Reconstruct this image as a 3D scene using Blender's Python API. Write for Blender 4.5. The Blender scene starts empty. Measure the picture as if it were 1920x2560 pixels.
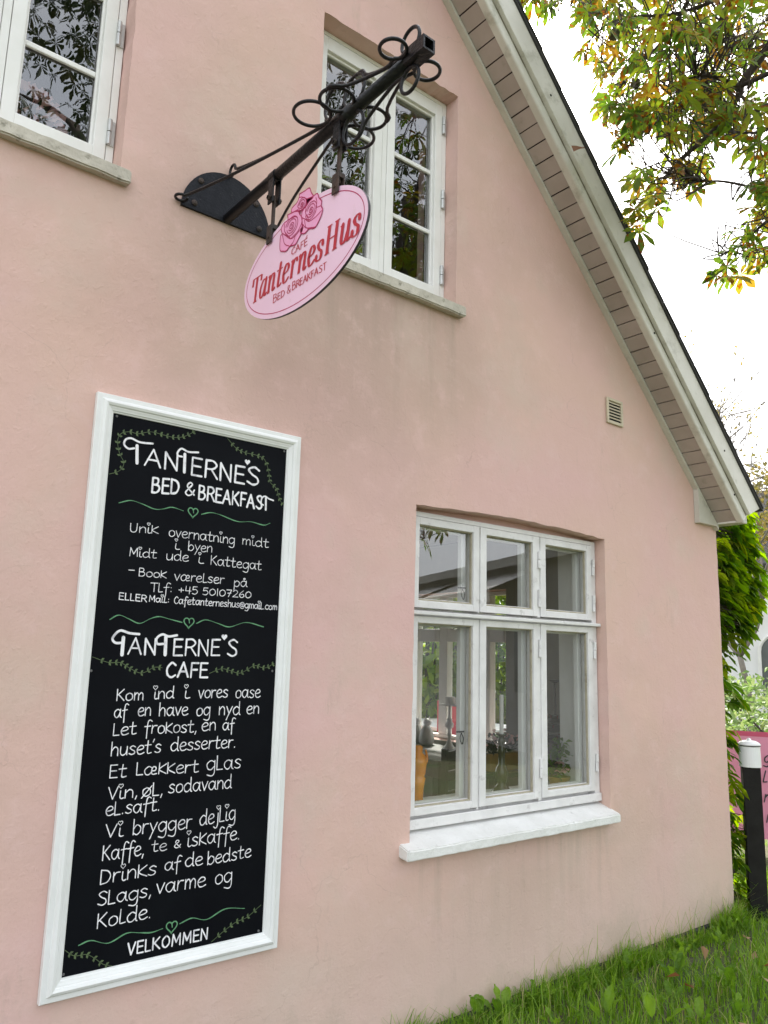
import bpy, bmesh, math, random
from mathutils import Vector, Matrix, geometry, noise
R = math.radians
random.seed(11)
S = bpy.context.scene
COL = S.collection

# ---------------------------------------------------------------- camera, world, sun, exposure
cd = bpy.data.cameras.new('camera'); cam = bpy.data.objects.new('camera', cd); COL.objects.link(cam)
CR, CU, CF = (0.777941, -0.627764, 0.026843), (-0.132164, -0.121717, 0.983726), (0.614280, 0.768829, 0.177656)
cam.matrix_world = Matrix(((CR[0], CU[0], -CF[0], 0.0), (CR[1], CU[1], -CF[1], -2.6), (CR[2], CU[2], -CF[2], 1.5), (0, 0, 0, 1)))
cd.sensor_fit = 'VERTICAL'; cd.sensor_height = 36; cd.sensor_width = 27; cd.lens = 36 * 1950.5 / 2560
cd.clip_start = 0.05; cd.clip_end = 2000
S.camera = cam
SUN_EL, SUN_AZ = 44, 38          # azimuth measured from +Y towards +X
w = bpy.data.worlds.new('World'); S.world = w; w.use_nodes = True
wn = w.node_tree; wn.nodes.clear()
sky = wn.nodes.new('ShaderNodeTexSky'); sky.sky_type = 'NISHITA'; sky.sun_disc = False
sky.sun_elevation = R(SUN_EL); sky.sun_rotation = R(SUN_AZ); sky.air_density = 1.0; sky.dust_density = 5.0; sky.ozone_density = 1.0
hs = wn.nodes.new('ShaderNodeHueSaturation'); hs.inputs['Saturation'].default_value = 0.5
bg = wn.nodes.new('ShaderNodeBackground'); bg.inputs['Strength'].default_value = 0.15
wo = wn.nodes.new('ShaderNodeOutputWorld')
tcw = wn.nodes.new('ShaderNodeTexCoord'); mpw = wn.nodes.new('ShaderNodeMapping'); mpw.inputs['Scale'].default_value = (1, 1, 2.2)
cl = wn.nodes.new('ShaderNodeTexNoise'); cl.inputs['Scale'].default_value = 2.3; cl.inputs['Detail'].default_value = 7; cl.inputs['Roughness'].default_value = 0.55
rw = wn.nodes.new('ShaderNodeMapRange'); rw.inputs[1].default_value = 0.36; rw.inputs[2].default_value = 0.62; rw.inputs[3].default_value = 0.45; rw.inputs[4].default_value = 0.85
mw = wn.nodes.new('ShaderNodeMix'); mw.data_type = 'RGBA'; mw.inputs[7].default_value = (3.6, 3.7, 3.85, 1)       # thin bright cloud over a blue sky
wn.links.new(tcw.outputs['Generated'], mpw.inputs['Vector']); wn.links.new(mpw.outputs[0], cl.inputs['Vector']); wn.links.new(cl.outputs['Fac'], rw.inputs[0]); wn.links.new(rw.outputs[0], mw.inputs[0])
wn.links.new(sky.outputs[0], hs.inputs['Color']); wn.links.new(hs.outputs[0], mw.inputs[6]); wn.links.new(mw.outputs[2], bg.inputs[0]); wn.links.new(bg.outputs[0], wo.inputs[0])
ld = bpy.data.lights.new('sun', 'SUN'); ld.energy = 2.2; ld.angle = R(4); ld.color = (1.0, 0.95, 0.86)
sun = bpy.data.objects.new('sun', ld); COL.objects.link(sun)
sd = Vector((math.sin(R(SUN_AZ)) * math.cos(R(SUN_EL)), math.cos(R(SUN_AZ)) * math.cos(R(SUN_EL)), math.sin(R(SUN_EL))))
sun.rotation_euler = sd.to_track_quat('Z', 'Y').to_euler()
S.view_settings.view_transform = 'Standard'; S.view_settings.look = 'None'
S.view_settings.exposure = 2.06; S.view_settings.gamma = 1.0

# ---------------------------------------------------------------- helpers
class MB:
    def __init__(s): s.v = []; s.f = []; s.t = []; s.m = []
    def add(s, vs, fs, tint=0.0, mi=0):
        o = len(s.v); s.v += [tuple(p) for p in vs]; s.t += [tint] * len(vs)
        s.f += [tuple(i + o for i in f) for f in fs]; s.m += [mi] * len(fs)
    def box(s, x0, x1, y0, y1, z0, z1, bev=0.0, mi=0):
        if bev <= 0:
            s.add([(x0,y0,z0),(x1,y0,z0),(x1,y1,z0),(x0,y1,z0),(x0,y0,z1),(x1,y0,z1),(x1,y1,z1),(x0,y1,z1)],
                  [(0,3,2,1),(4,5,6,7),(0,1,5,4),(1,2,6,5),(2,3,7,6),(3,0,4,7)], mi=mi); return
        bm = bmesh.new(); bmesh.ops.create_cube(bm, size=1)
        for q in bm.verts: q.co = Vector(((x0+x1)/2+q.co.x*(x1-x0), (y0+y1)/2+q.co.y*(y1-y0), (z0+z1)/2+q.co.z*(z1-z0)))
        bmesh.ops.bevel(bm, geom=bm.edges[:], offset=bev, segments=2, affect='EDGES', profile=0.5)
        s.bm(bm, mi)
    def bm(s, bm, mi=0):
        bm.verts.index_update(); s.add([q.co[:] for q in bm.verts], [[q.index for q in f.verts] for f in bm.faces], mi=mi); bm.free()
    def prism(s, poly, axis, a, b, mi=0):
        def P(u, v, c): return {'x': (c, u, v), 'y': (u, c, v), 'z': (u, v, c)}[axis]
        n = len(poly); vs = [P(u, v, a) for u, v in poly] + [P(u, v, b) for u, v in poly]
        s.add(vs, [tuple(range(n)), tuple(range(2*n-1, n-1, -1))] + [(i, (i+1) % n, (i+1) % n + n, i + n) for i in range(n)], mi=mi)
    def tube(s, pts, rad, n=8, cap=True, tint=0.0, mi=0):
        P = [Vector(p) for p in pts]; m = len(P)
        if not isinstance(rad, (list, tuple)): rad = [rad] * m
        T = [(P[min(i+1, m-1)] - P[max(i-1, 0)]).normalized() for i in range(m)]
        a = Vector((0, 0, 1)) if abs(T[0].z) < 0.9 else Vector((1, 0, 0))
        N = T[0].cross(a).normalized(); vs = []
        for i in range(m):
            N = (N - T[i] * N.dot(T[i])); N = N.normalized() if N.length > 1e-6 else T[i].orthogonal().normalized()
            B = T[i].cross(N)
            vs += [P[i] + (N * math.cos(2*math.pi*k/n) + B * math.sin(2*math.pi*k/n)) * rad[i] for k in range(n)]
        fs = [(i*n+k, i*n+(k+1) % n, (i+1)*n+(k+1) % n, (i+1)*n+k) for i in range(m-1) for k in range(n)]
        if cap: fs += [tuple(range(n-1, -1, -1)), tuple(range((m-1)*n, m*n))]
        s.add(vs, fs, tint, mi)
    def lathe(s, prof, c, n=20, mi=0):
        vs = []
        for r, z in prof: vs += [(c[0]+r*math.cos(2*math.pi*k/n), c[1]+r*math.sin(2*math.pi*k/n), c[2]+z) for k in range(n)]
        m = len(prof); fs = [(i*n+k, i*n+(k+1) % n, (i+1)*n+(k+1) % n, (i+1)*n+k) for i in range(m-1) for k in range(n)]
        s.add(vs, fs + [tuple(range(n-1, -1, -1)), tuple(range((m-1)*n, m*n))], mi=mi)
    def blob(s, c, r, seed=0, amp=0.25, sub=2, mi=0):
        bm = bmesh.new(); bmesh.ops.create_icosphere(bm, subdivisions=sub, radius=1)
        for q in bm.verts:
            k = 1 + amp * noise.noise(q.co * 2 + Vector((seed, seed*.7, 0))); q.co = Vector((c[0]+q.co.x*r[0]*k, c[1]+q.co.y*r[1]*k, c[2]+q.co.z*r[2]*k))
        s.bm(bm, mi)
    def build(s, name, mats, parent=None, smooth=False, tint=False):
        me = bpy.data.meshes.new(name); me.from_pydata(s.v, [], s.f); me.update()
        o = bpy.data.objects.new(name, me); COL.objects.link(o)
        if not isinstance(mats, (list, tuple)): mats = [mats]
        for m in mats: me.materials.append(m)
        if len(mats) > 1: me.polygons.foreach_set('material_index', s.m)
        if smooth: me.polygons.foreach_set('use_smooth', [True] * len(s.f))
        if tint:
            a = me.attributes.new('tint', 'FLOAT', 'POINT'); a.data.foreach_set('value', s.t)
        if parent: o.parent = parent
        return o
def tag(o, label=None, cat=None, group=None, kind=None):
    for k, v in (('label', label), ('category', cat), ('group', group), ('kind', kind)):
        if v: o[k] = v
    return o
def empty(name, loc, label=None, cat=None, group=None):
    o = bpy.data.objects.new(name, None); COL.objects.link(o); o.location = loc; o.empty_display_size = 0.1
    return tag(o, label, cat, group)
def put(o, parent):                        # parent while keeping world coordinates of the mesh
    o.parent = parent; o.matrix_parent_inverse = Matrix.Translation(-Vector(parent.location)); return o
def crom(pts, k=6):
    P = [Vector(p) for p in pts]
    if len(P) < 3: return P
    Q = [P[0]*2-P[1]] + P + [P[-1]*2-P[-2]]; out = []
    for i in range(1, len(Q)-2):
        a, b, c, d = Q[i-1:i+3]
        for j in range(k):
            t = j / k
            out.append(0.5*((2*b)+(c-a)*t+(2*a-5*b+4*c-d)*t*t+(3*b-a-3*c+d)*t**3))
    return out + [P[-1]]
class Ink:
    """flat painted strokes on a plane; f(u, v, lift) -> xyz"""
    def __init__(s, f): s.b = MB(); s.f = f; s.l = 0
    def stroke(s, pts, wd, smooth=True, caps=True, mi=0):
        P = crom([Vector((p[0], p[1])) for p in pts]) if smooth else [Vector((p[0], p[1])) for p in pts]
        n = len(P); s.l = (s.l + 1) % 40; lf = 0.00004 * s.l
        W = [wd(i, P) for i in range(n)] if callable(wd) else [wd] * n
        vs = []; fs = []
        for i in range(n):
            t = (P[min(i+1, n-1)] - P[max(i-1, 0)]); t = t.normalized() if t.length > 1e-9 else Vector((1, 0)); nn = Vector((-t.y, t.x)) * W[i] / 2
            vs += [s.f(*(P[i] + nn), lf), s.f(*(P[i] - nn), lf)]
        fs += [(2*i+1, 2*i+3, 2*i+2, 2*i) for i in range(n-1)]
        if caps:
            for i, sg in ((0, -1), (n-1, 1)):
                t = (P[min(i+1, n-1)] - P[max(i-1, 0)]); t = (t.normalized() if t.length > 1e-9 else Vector((1, 0))) * sg; nn = Vector((-t.y, t.x)); r = W[i] / 2
                o = len(vs); vs += [s.f(*(P[i] + (nn * math.cos(a) + t * math.sin(a)) * r), lf) for a in [math.pi * k / 5 for k in range(6)]]
                fs.append(tuple(range(o+5, o-1, -1)))
        s.b.add(vs, fs, mi=mi)
    def fill(s, pts, smooth=True, mi=0, lift=None):
        P = crom([Vector((p[0], p[1])) for p in list(pts) + [pts[0]]], 4)[:-1] if smooth else [Vector(p[:2]) for p in pts]
        s.l = (s.l + 1) % 40; lf = 0.00004 * s.l if lift is None else lift
        tr = geometry.tessellate_polygon([[Vector((p.x, p.y, 0)) for p in P]])
        s.b.add([s.f(p.x, p.y, lf) for p in P], tr, mi=mi)

# ---------------------------------------------------------------- materials
def nt(name):
    m = bpy.data.materials.new(name); m.use_nodes = True
    t = m.node_tree; return m, t, t.nodes['Principled BSDF'], lambda k: t.nodes.new('ShaderNode' + k)
def mix(t, a, b, fac, mode='MIX'):
    n = t.nodes.new('ShaderNodeMix'); n.data_type = 'RGBA'; n.blend_type = mode
    for i, v in ((0, fac), (6, a), (7, b)):
        if hasattr(v, 'is_linked'): t.links.new(v, n.inputs[i])
        else: n.inputs[i].default_value = (v + (1,) if isinstance(v, tuple) and len(v) == 3 else v)
    return n.outputs[2]
def nz(t, sc, det=4, rough=0.55, vec=None, dist=0.0):
    n = t.nodes.new('ShaderNodeTexNoise'); n.inputs['Scale'].default_value = sc; n.inputs['Detail'].default_value = det
    n.inputs['Roughness'].default_value = rough; n.inputs['Distortion'].default_value = dist
    t.links.new(vec if vec else coords(t), n.inputs['Vector']); return n.outputs['Fac']
def coords(t, scale=None):
    tc = t.nodes.new('ShaderNodeTexCoord')
    if scale is None: return tc.outputs['Object']
    mp = t.nodes.new('ShaderNodeMapping'); mp.inputs['Scale'].default_value = scale; t.links.new(tc.outputs['Object'], mp.inputs['Vector']); return mp.outputs['Vector']
def ramp(t, fac, lo, hi, a=0.0, b=1.0):
    n = t.nodes.new('ShaderNodeMapRange'); n.inputs[1].default_value = lo; n.inputs[2].default_value = hi; n.inputs[3].default_value = a; n.inputs[4].default_value = b
    t.links.new(fac, n.inputs[0]); return n.outputs[0]
def bump(t, p, h, st, dist=0.01, nrm=None):
    n = t.nodes.new('ShaderNodeBump'); n.inputs['Strength'].default_value = st; n.inputs['Distance'].default_value = dist
    t.links.new(h, n.inputs['Height'])
    if nrm: t.links.new(nrm, n.inputs['Normal'])
    t.links.new(n.outputs[0], p.inputs['Normal']); return n.outputs[0]
def nmat(name, a, b, sc=6, rough=0.6, bs=0.1, bsc=60, metal=0.0, stain=None, lo=0.35, hi=0.65, spec=0.5):
    m, t, p, N = nt(name)
    c = mix(t, a, b, ramp(t, nz(t, sc), lo, hi))
    if stain:
        col, ssc, l, h = stain; c = mix(t, c, col, ramp(t, nz(t, ssc, 6, 0.65), l, h))
    t.links.new(c, p.inputs['Base Color']); p.inputs['Roughness'].default_value = rough; p.inputs['Metallic'].default_value = metal
    p.inputs['Specular IOR Level'].default_value = spec
    if bs: bump(t, p, nz(t, bsc, 3), bs)
    return m
M = {}
# pink lime-washed render
m, t, p, N = nt('pink_render')
c = mix(t, (0.665, 0.438, 0.408), (0.66, 0.458, 0.388), ramp(t, nz(t, 0.9, 3), 0.38, 0.62))
big = nz(t, 0.55, 4, 0.6, coords(t, (1, 1, 1.3))); c = mix(t, c, (0.53, 0.385, 0.315), ramp(t, big, 0.50, 0.70, 0, 0.75))
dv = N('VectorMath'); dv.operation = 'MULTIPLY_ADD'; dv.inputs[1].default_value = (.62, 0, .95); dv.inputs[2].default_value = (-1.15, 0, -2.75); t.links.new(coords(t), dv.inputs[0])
ln = N('VectorMath'); ln.operation = 'LENGTH'; t.links.new(dv.outputs[0], ln.inputs[0])                     # broad, soft-edged, darker brown patch under the bracket
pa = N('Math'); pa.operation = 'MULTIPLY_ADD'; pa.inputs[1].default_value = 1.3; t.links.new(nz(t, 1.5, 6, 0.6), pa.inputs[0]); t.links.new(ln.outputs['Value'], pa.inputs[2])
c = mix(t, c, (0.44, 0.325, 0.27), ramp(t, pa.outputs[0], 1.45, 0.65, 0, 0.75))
c = mix(t, c, (0.60, 0.475, 0.40), ramp(t, nz(t, 1.9, 6, 0.62), 0.52, 0.72, 0, 0.7))
c = mix(t, c, (0.70, 0.50, 0.465), ramp(t, nz(t, 6, 7, 0.72), 0.53, 0.72, 0, 0.6))
sx = N('SeparateXYZ'); t.links.new(coords(t), sx.inputs[0])
ad = N('Math'); ad.operation = 'MULTIPLY_ADD'; ad.inputs[1].default_value = 1.5; t.links.new(nz(t, 1.4, 6, 0.65, coords(t, (1, 1, .6))), ad.inputs[0]); t.links.new(sx.outputs[2], ad.inputs[2])
c = mix(t, c, (0.605, 0.475, 0.402), ramp(t, ad.outputs[0], 1.45, 0.75, 0, 0.7))               # old splash dirt and algae above the ground
c = mix(t, c, (0.36, 0.30, 0.22), ramp(t, ad.outputs[0], 0.88, 0.60, 0, 0.5))
st = nz(t, 4.5, 8, 0.75, coords(t, (1.0, 1.0, 0.28))); c = mix(t, c, (0.42, 0.32, 0.26), ramp(t, st, 0.60, 0.78, 0, 0.6))
def band(i, a, b_, c_, d):
    o = N('Math'); o.operation = 'MULTIPLY'; t.links.new(ramp(t, sx.outputs[i], a, b_), o.inputs[0]); t.links.new(ramp(t, sx.outputs[i], d, c_), o.inputs[1]); return o.outputs[0]
def both(u, v):
    o = N('Math'); o.operation = 'MULTIPLY'; t.links.new(u, o.inputs[0]); t.links.new(v, o.inputs[1]); return o.outputs[0]
drip = ramp(t, nz(t, 11, 5, 0.6, coords(t, (1.0, 1.0, 0.07))), 0.50, 0.70, 0, 0.42)                          # run-off stains below the two sills
for q in ((both(band(0, 1.60, 1.66, 2.49, 2.56), band(2, 2.35, 3.05, 3.13, 3.14))), (both(band(0, 2.18, 2.24, 3.64, 3.70), band(2, 0.10, 0.60, 0.67, 0.68)))):
    c = mix(t, c, (0.37, 0.30, 0.235), both(q, drip))
sp = nz(t, 38, 4, 0.7); c = mix(t, c, (0.30, 0.20, 0.17), ramp(t, sp, 0.69, 0.77, 0, 0.65))
wv = N('Mapping'); ds = N('TexNoise'); ds.inputs['Scale'].default_value = 3.0; ds.inputs['Detail'].default_value = 5; t.links.new(coords(t), ds.inputs['Vector'])
vm = N('VectorMath'); vm.operation = 'MULTIPLY_ADD'; vm.inputs[1].default_value = (.5, .5, .5); t.links.new(ds.outputs['Color'], vm.inputs[0]); t.links.new(coords(t), vm.inputs[2])
vo = N('TexVoronoi'); vo.feature = 'DISTANCE_TO_EDGE'; vo.inputs['Scale'].default_value = 1.6; t.links.new(vm.outputs[0], vo.inputs['Vector'])
ck = ramp(t, vo.outputs['Distance'], 0.004, 0.0015); cm = ramp(t, nz(t, 1.1, 3), 0.52, 0.60)
mu = N('Math'); mu.operation = 'MULTIPLY'; t.links.new(ck, mu.inputs[0]); t.links.new(cm, mu.inputs[1])
m2 = N('Math'); m2.operation = 'MULTIPLY'; m2.inputs[1].default_value = 0.22; t.links.new(mu.outputs[0], m2.inputs[0]); c = mix(t, c, (0.36, 0.25, 0.21), m2.outputs[0])
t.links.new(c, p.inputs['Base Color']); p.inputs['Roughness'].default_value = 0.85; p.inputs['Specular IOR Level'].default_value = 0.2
b1 = bump(t, p, nz(t, 14, 6, 0.65), 0.30, 0.012); b2 = bump(t, p, nz(t, 70, 5, 0.65), 0.35, 0.004, b1)
b3 = bump(t, p, ramp(t, nz(t, 26, 3, 0.5), 0.60, 0.68), 0.22, 0.003, b2); bump(t, p, nz(t, 1.6, 3), 0.35, 0.04, b3)
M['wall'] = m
M['white'] = nmat('white_window_paint', (0.79, 0.785, 0.76), (0.73, 0.725, 0.69), 5, 0.45, 0.05, 90, spec=0.5)
M['oldwhite'] = nmat('weathered_white_paint', (0.76, 0.75, 0.74), (0.66, 0.65, 0.64), 9, 0.6, 0.15, 50, stain=((0.36, 0.34, 0.33), 14, 0.6, 0.78))
M['verge'] = nmat('dirty_white_verge_paint', (0.60, 0.58, 0.51), (0.49, 0.47, 0.405), 3, 0.6, 0.1, 40, stain=((0.28, 0.27, 0.22), 9, 0.62, 0.8))
M['vergeb'] = nmat('white_bargeboard_paint', (0.70, 0.68, 0.62), (0.56, 0.54, 0.475), 2.4, 0.55, 0.12, 40, stain=((0.30, 0.29, 0.22), 8, 0.56, 0.80))
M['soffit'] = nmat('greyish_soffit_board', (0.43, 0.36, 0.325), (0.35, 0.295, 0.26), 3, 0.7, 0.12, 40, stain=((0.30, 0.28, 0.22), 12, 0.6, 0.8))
M['gap'] = nmat('dark_gap', (0.05, 0.03, 0.03), (0.03, 0.02, 0.02), 5, 0.9, 0)
M['stone'] = nmat('lichened_sill_stone', (0.53, 0.495, 0.42), (0.42, 0.39, 0.325), 12, 0.9, 0.5, 50, stain=((0.16, 0.15, 0.11), 26, 0.56, 0.72))
M['sillwhite'] = nmat('painted_masonry_sill', (0.78, 0.78, 0.76), (0.70, 0.70, 0.67), 8, 0.7, 0.4, 40, stain=((0.40, 0.39, 0.37), 22, 0.62, 0.78))
M['tile'] = nmat('dark_roof_tile', (0.05, 0.045, 0.045), (0.03, 0.03, 0.03), 14, 0.8, 0.5, 30)
M['tar'] = nmat('tarred_plinth', (0.022, 0.022, 0.024), (0.04, 0.04, 0.04), 10, 0.6, 0.3, 40)
M['iron'] = nmat('black_wrought_iron', (0.007, 0.007, 0.009), (0.013, 0.013, 0.015), 20, 0.34, 0.3, 90, stain=((0.05, 0.024, 0.016), 18, 0.72, 0.84), spec=0.3)
M['plate'] = nmat('black_iron_plate', (0.006, 0.007, 0.011), (0.012, 0.013, 0.018), 30, 0.5, 0.3, 120, stain=((0.10, 0.09, 0.085), 60, 0.64, 0.76), spec=0.2)
M['rust'] = nmat('rusty_iron', (0.06, 0.035, 0.025), (0.03, 0.024, 0.022), 25, 0.7, 0.3, 90)
M['screw'] = nmat('dull_screw', (0.16, 0.16, 0.16), (0.10, 0.10, 0.10), 20, 0.5, 0)
M['steel'] = nmat('grey_hinge_metal', (0.55, 0.56, 0.55), (0.45, 0.46, 0.45), 20, 0.4, 0.0, metal=0.4)
M['board'] = nmat('blackboard', (0.0035, 0.004, 0.006), (0.005, 0.006, 0.008), 4, 0.5, 0.02, 60, spec=0.06)
M['chalkw'] = nmat('white_paint_marker', (0.82, 0.81, 0.83), (0.50, 0.49, 0.53), 45, 0.7, 0, lo=0.5, hi=0.72)
M['chalkg'] = nmat('green_paint_marker', (0.14, 0.36, 0.18), (0.09, 0.24, 0.12), 60, 0.7, 0)
M['chalko'] = nmat('olive_paint_marker', (0.11, 0.16, 0.065), (0.06, 0.09, 0.04), 60, 0.7, 0)
M['frame'] = nmat('white_frame_paint', (0.80, 0.81, 0.80), (0.75, 0.76, 0.74), 5, 0.4, 0.03, 70, stain=((0.5, 0.49, 0.44), 25, 0.68, 0.85))
M['signpink'] = nmat('pale_pink_sign_enamel', (0.87, 0.61, 0.775), (0.85, 0.60, 0.755), 4, 0.35, 0, stain=((0.62, 0.45, 0.46), 9, 0.62, 0.85))
M['signedge'] = nmat('dark_sign_edge', (0.03, 0.025, 0.035), (0.03, 0.025, 0.035), 4, 0.5, 0)
M['signred'] = nmat('red_sign_lettering', (0.50, 0.024, 0.048), (0.46, 0.02, 0.04), 4, 0.4, 0)
M['signmag'] = nmat('magenta_sign_line', (0.46, 0.015, 0.115), (0.40, 0.015, 0.10), 4, 0.4, 0)
M['rosepink'] = nmat('rose_pink', (0.88, 0.37, 0.62), (0.86, 0.41, 0.64), 12, 0.4, 0)
M['cream'] = nmat('cream_vent_plastic', (0.55, 0.48, 0.34), (0.48, 0.42, 0.30), 20, 0.5, 0)
M['black'] = nmat('black_hollow', (0.008, 0.007, 0.006), (0.01, 0.01, 0.01), 5, 0.9, 0)
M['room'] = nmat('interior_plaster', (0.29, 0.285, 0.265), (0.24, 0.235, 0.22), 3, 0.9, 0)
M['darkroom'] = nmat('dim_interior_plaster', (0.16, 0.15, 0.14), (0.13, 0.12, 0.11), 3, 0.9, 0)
M['floor'] = nmat('interior_floor_boards', (0.16, 0.13, 0.10), (0.12, 0.10, 0.08), 5, 0.6, 0)
M['wood'] = nmat('dark_stained_wood', (0.050, 0.045, 0.042), (0.032, 0.029, 0.027), 8, 0.4, 0.05)
def glass(name, r0, wav, wsc):
    m, t, p, N = nt(name); t.nodes.remove(p); out = t.nodes['Material Output']
    tr = N('BsdfTransparent'); tr.inputs[0].default_value = (0.94, 0.96, 0.95, 1); gl = N('BsdfGlossy'); gl.inputs['Roughness'].default_value = 0.0
    lw = N('LayerWeight'); lw.inputs['Blend'].default_value = 0.5; pw = N('Math'); pw.operation = 'POWER'; pw.inputs[1].default_value = 5
    fr = N('Math'); fr.operation = 'MULTIPLY_ADD'; fr.inputs[1].default_value = 1-r0; fr.inputs[2].default_value = r0; t.links.new(lw.outputs['Facing'], pw.inputs[0]); t.links.new(pw.outputs[0], fr.inputs[0]); mx = N('MixShader')
    if wav:
        b = N('Bump'); b.inputs['Strength'].default_value = wav; b.inputs['Distance'].default_value = 0.02; t.links.new(nz(t, wsc, 2), b.inputs['Height'])
        t.links.new(b.outputs[0], gl.inputs['Normal'])
    t.links.new(fr.outputs[0], mx.inputs[0]); t.links.new(tr.outputs[0], mx.inputs[1]); t.links.new(gl.outputs[0], mx.inputs[2]); t.links.new(mx.outputs[0], out.inputs[0])
    return m
M['glass'] = glass('window_glass', 0.20, 0.01, 3)
M['glassup'] = glass('upper_window_glass', 0.22, 0.028, 6)
M['glassback'] = glass('conservatory_glass', 0.05, 0, 1)
def leafmat(name, stops, spots=None, trans=0.5, rough=0.5, bright=1.8):
    m, t, p, N = nt(name); out = t.nodes['Material Output']
    at = N('Attribute'); at.attribute_name = 'tint'; cr = N('ValToRGB'); e = cr.color_ramp.elements
    while len(e) < len(stops): e.new(0.5)
    for i, (q, c) in enumerate(stops): e[i].position = q; e[i].color = c + (1,)
    t.links.new(at.outputs['Fac'], cr.inputs[0]); c = cr.outputs[0]
    if spots: c = mix(t, c, spots[0], ramp(t, nz(t, spots[1], 3, 0.6), spots[2], spots[3]))
    t.links.new(c, p.inputs['Base Color']); p.inputs['Roughness'].default_value = rough; p.inputs['Specular IOR Level'].default_value = 0.3
    tl = N('BsdfTranslucent'); mx = N('MixShader'); mx.inputs[0].default_value = trans
    br = N('HueSaturation'); br.inputs['Value'].default_value = bright; br.inputs['Saturation'].default_value = 1.1; t.links.new(c, br.inputs['Color']); t.links.new(br.outputs[0], tl.inputs[0])
    t.links.new(p.outputs[0], mx.inputs[1]); t.links.new(tl.outputs[0], mx.inputs[2]); t.links.new(mx.outputs[0], out.inputs[0]); return m
M['chestnut'] = leafmat('autumn_chestnut_leaf', [(0.0, (0.04, 0.078, 0.014)), (0.5, (0.085, 0.135, 0.018)), (0.85, (0.14, 0.16, 0.022)), (1.0, (0.17, 0.10, 0.022))], ((0.13, 0.045, 0.012), 26, 0.53, 0.62), 0.58, bright=1.9)
M['darkleaf'] = leafmat('dark_chestnut_leaf', [(0.0, (0.015, 0.026, 0.009)), (0.7, (0.03, 0.042, 0.012)), (1.0, (0.045, 0.04, 0.014))], None, 0.2)
M['vine'] = leafmat('creeper_leaf', [(0.0, (0.05, 0.11, 0.012)), (0.6, (0.12, 0.20, 0.015)), (1.0, (0.22, 0.26, 0.02))], None, 0.55)
M['grass'] = leafmat('lawn_grass', [(0.0, (0.09, 0.19, 0.018)), (0.7, (0.23, 0.38, 0.036)), (1.0, (0.38, 0.36, 0.15))], None, 0.4)
M['dock'] = leafmat('dock_leaf', [(0.0, (0.09, 0.18, 0.02)), (1.0, (0.20, 0.33, 0.04))], None, 0.45)
M['dry'] = leafmat('dry_brown_leaf', [(0.0, (0.16, 0.06, 0.025)), (0.6, (0.26, 0.12, 0.05)), (1.0, (0.45, 0.33, 0.22))], None, 0.2)
M['hedge'] = leafmat('pale_hedge_leaf', [(0.0, (0.09, 0.15, 0.04)), (0.6, (0.15, 0.22, 0.07)), (1.0, (0.26, 0.31, 0.13))], None, 0.35)
M['bark'] = nmat('grey_brown_bark', (0.055, 0.042, 0.032), (0.035, 0.027, 0.021), 14, 0.9, 0.6, 30)
M['twig'] = nmat('pale_far_twig', (0.22, 0.19, 0.16), (0.17, 0.15, 0.13), 8, 0.9, 0)  # far twigs paled in colour to stand for haze before the bright sky
M['soil'] = nmat('lawn_soil', (0.06, 0.09, 0.025), (0.09, 0.08, 0.04), 1.2, 0.95, 0.4, 20, stain=((0.10, 0.085, 0.06), 5, 0.55, 0.7))

M['husk'] = nmat('green_brown_husk', (0.06, 0.07, 0.02), (0.08, 0.05, 0.02), 20, 0.7, 0.4, 60)
M['postblack'] = nmat('black_stained_post', (0.010, 0.009, 0.008), (0.016, 0.015, 0.014), 8, 0.75, 0.3, 30, spec=0.2)
M['enamel'] = nmat('white_enamel', (0.76, 0.77, 0.77), (0.72, 0.73, 0.73), 5, 0.3, 0)
M['bannerpink'] = nmat('pink_banner_vinyl', (0.80, 0.31, 0.47), (0.76, 0.28, 0.44), 2, 0.45, 0.05, 8)
M['bannerred'] = nmat('crimson_banner_hem', (0.62, 0.08, 0.18), (0.58, 0.08, 0.17), 2, 0.45, 0)
M['limewash'] = nmat('white_limewash', (0.80, 0.80, 0.80), (0.76, 0.76, 0.76), 1.5, 0.85, 0.1, 8)
M['greyglass'] = nmat('dim_far_window', (0.12, 0.13, 0.13), (0.09, 0.10, 0.10), 2, 0.15, 0)
M['faroak'] = leafmat('far_olive_leaf', [(0.0, (0.13, 0.12, 0.04)), (0.6, (0.19, 0.16, 0.05)), (1.0, (0.26, 0.19, 0.07))], None, 0.35)
M['greywall'] = nmat('grey_rendered_wall', (0.46, 0.45, 0.42), (0.38, 0.37, 0.34), 2, 0.9, 0.1, 20)
M['canvas'] = nmat('pale_awning_canvas', (0.72, 0.71, 0.68), (0.66, 0.65, 0.61), 3, 0.9, 0)
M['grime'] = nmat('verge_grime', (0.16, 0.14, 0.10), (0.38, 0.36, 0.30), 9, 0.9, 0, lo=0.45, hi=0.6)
M['wax'] = nmat('white_wax', (0.75, 0.73, 0.68), (0.72, 0.70, 0.64), 8, 0.5, 0)
M['ochre'] = nmat('ochre_glaze', (0.38, 0.24, 0.03), (0.30, 0.19, 0.03), 9, 0.35, 0)
M['ceramic'] = nmat('white_ceramic', (0.66, 0.65, 0.62), (0.62, 0.61, 0.58), 8, 0.3, 0)
M['wineglass'] = nmat('dark_red_bead', (0.20, 0.03, 0.03), (0.14, 0.02, 0.02), 8, 0.25, 0)
M['crimson'] = nmat('crimson_paint', (0.40, 0.012, 0.05), (0.36, 0.012, 0.05), 5, 0.5, 0)
M['putty'] = nmat('aged_putty', (0.42, 0.38, 0.28), (0.34, 0.31, 0.23), 25, 0.8, 0.3, 60, stain=((0.18, 0.15, 0.11), 18, 0.58, 0.75))
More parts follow.
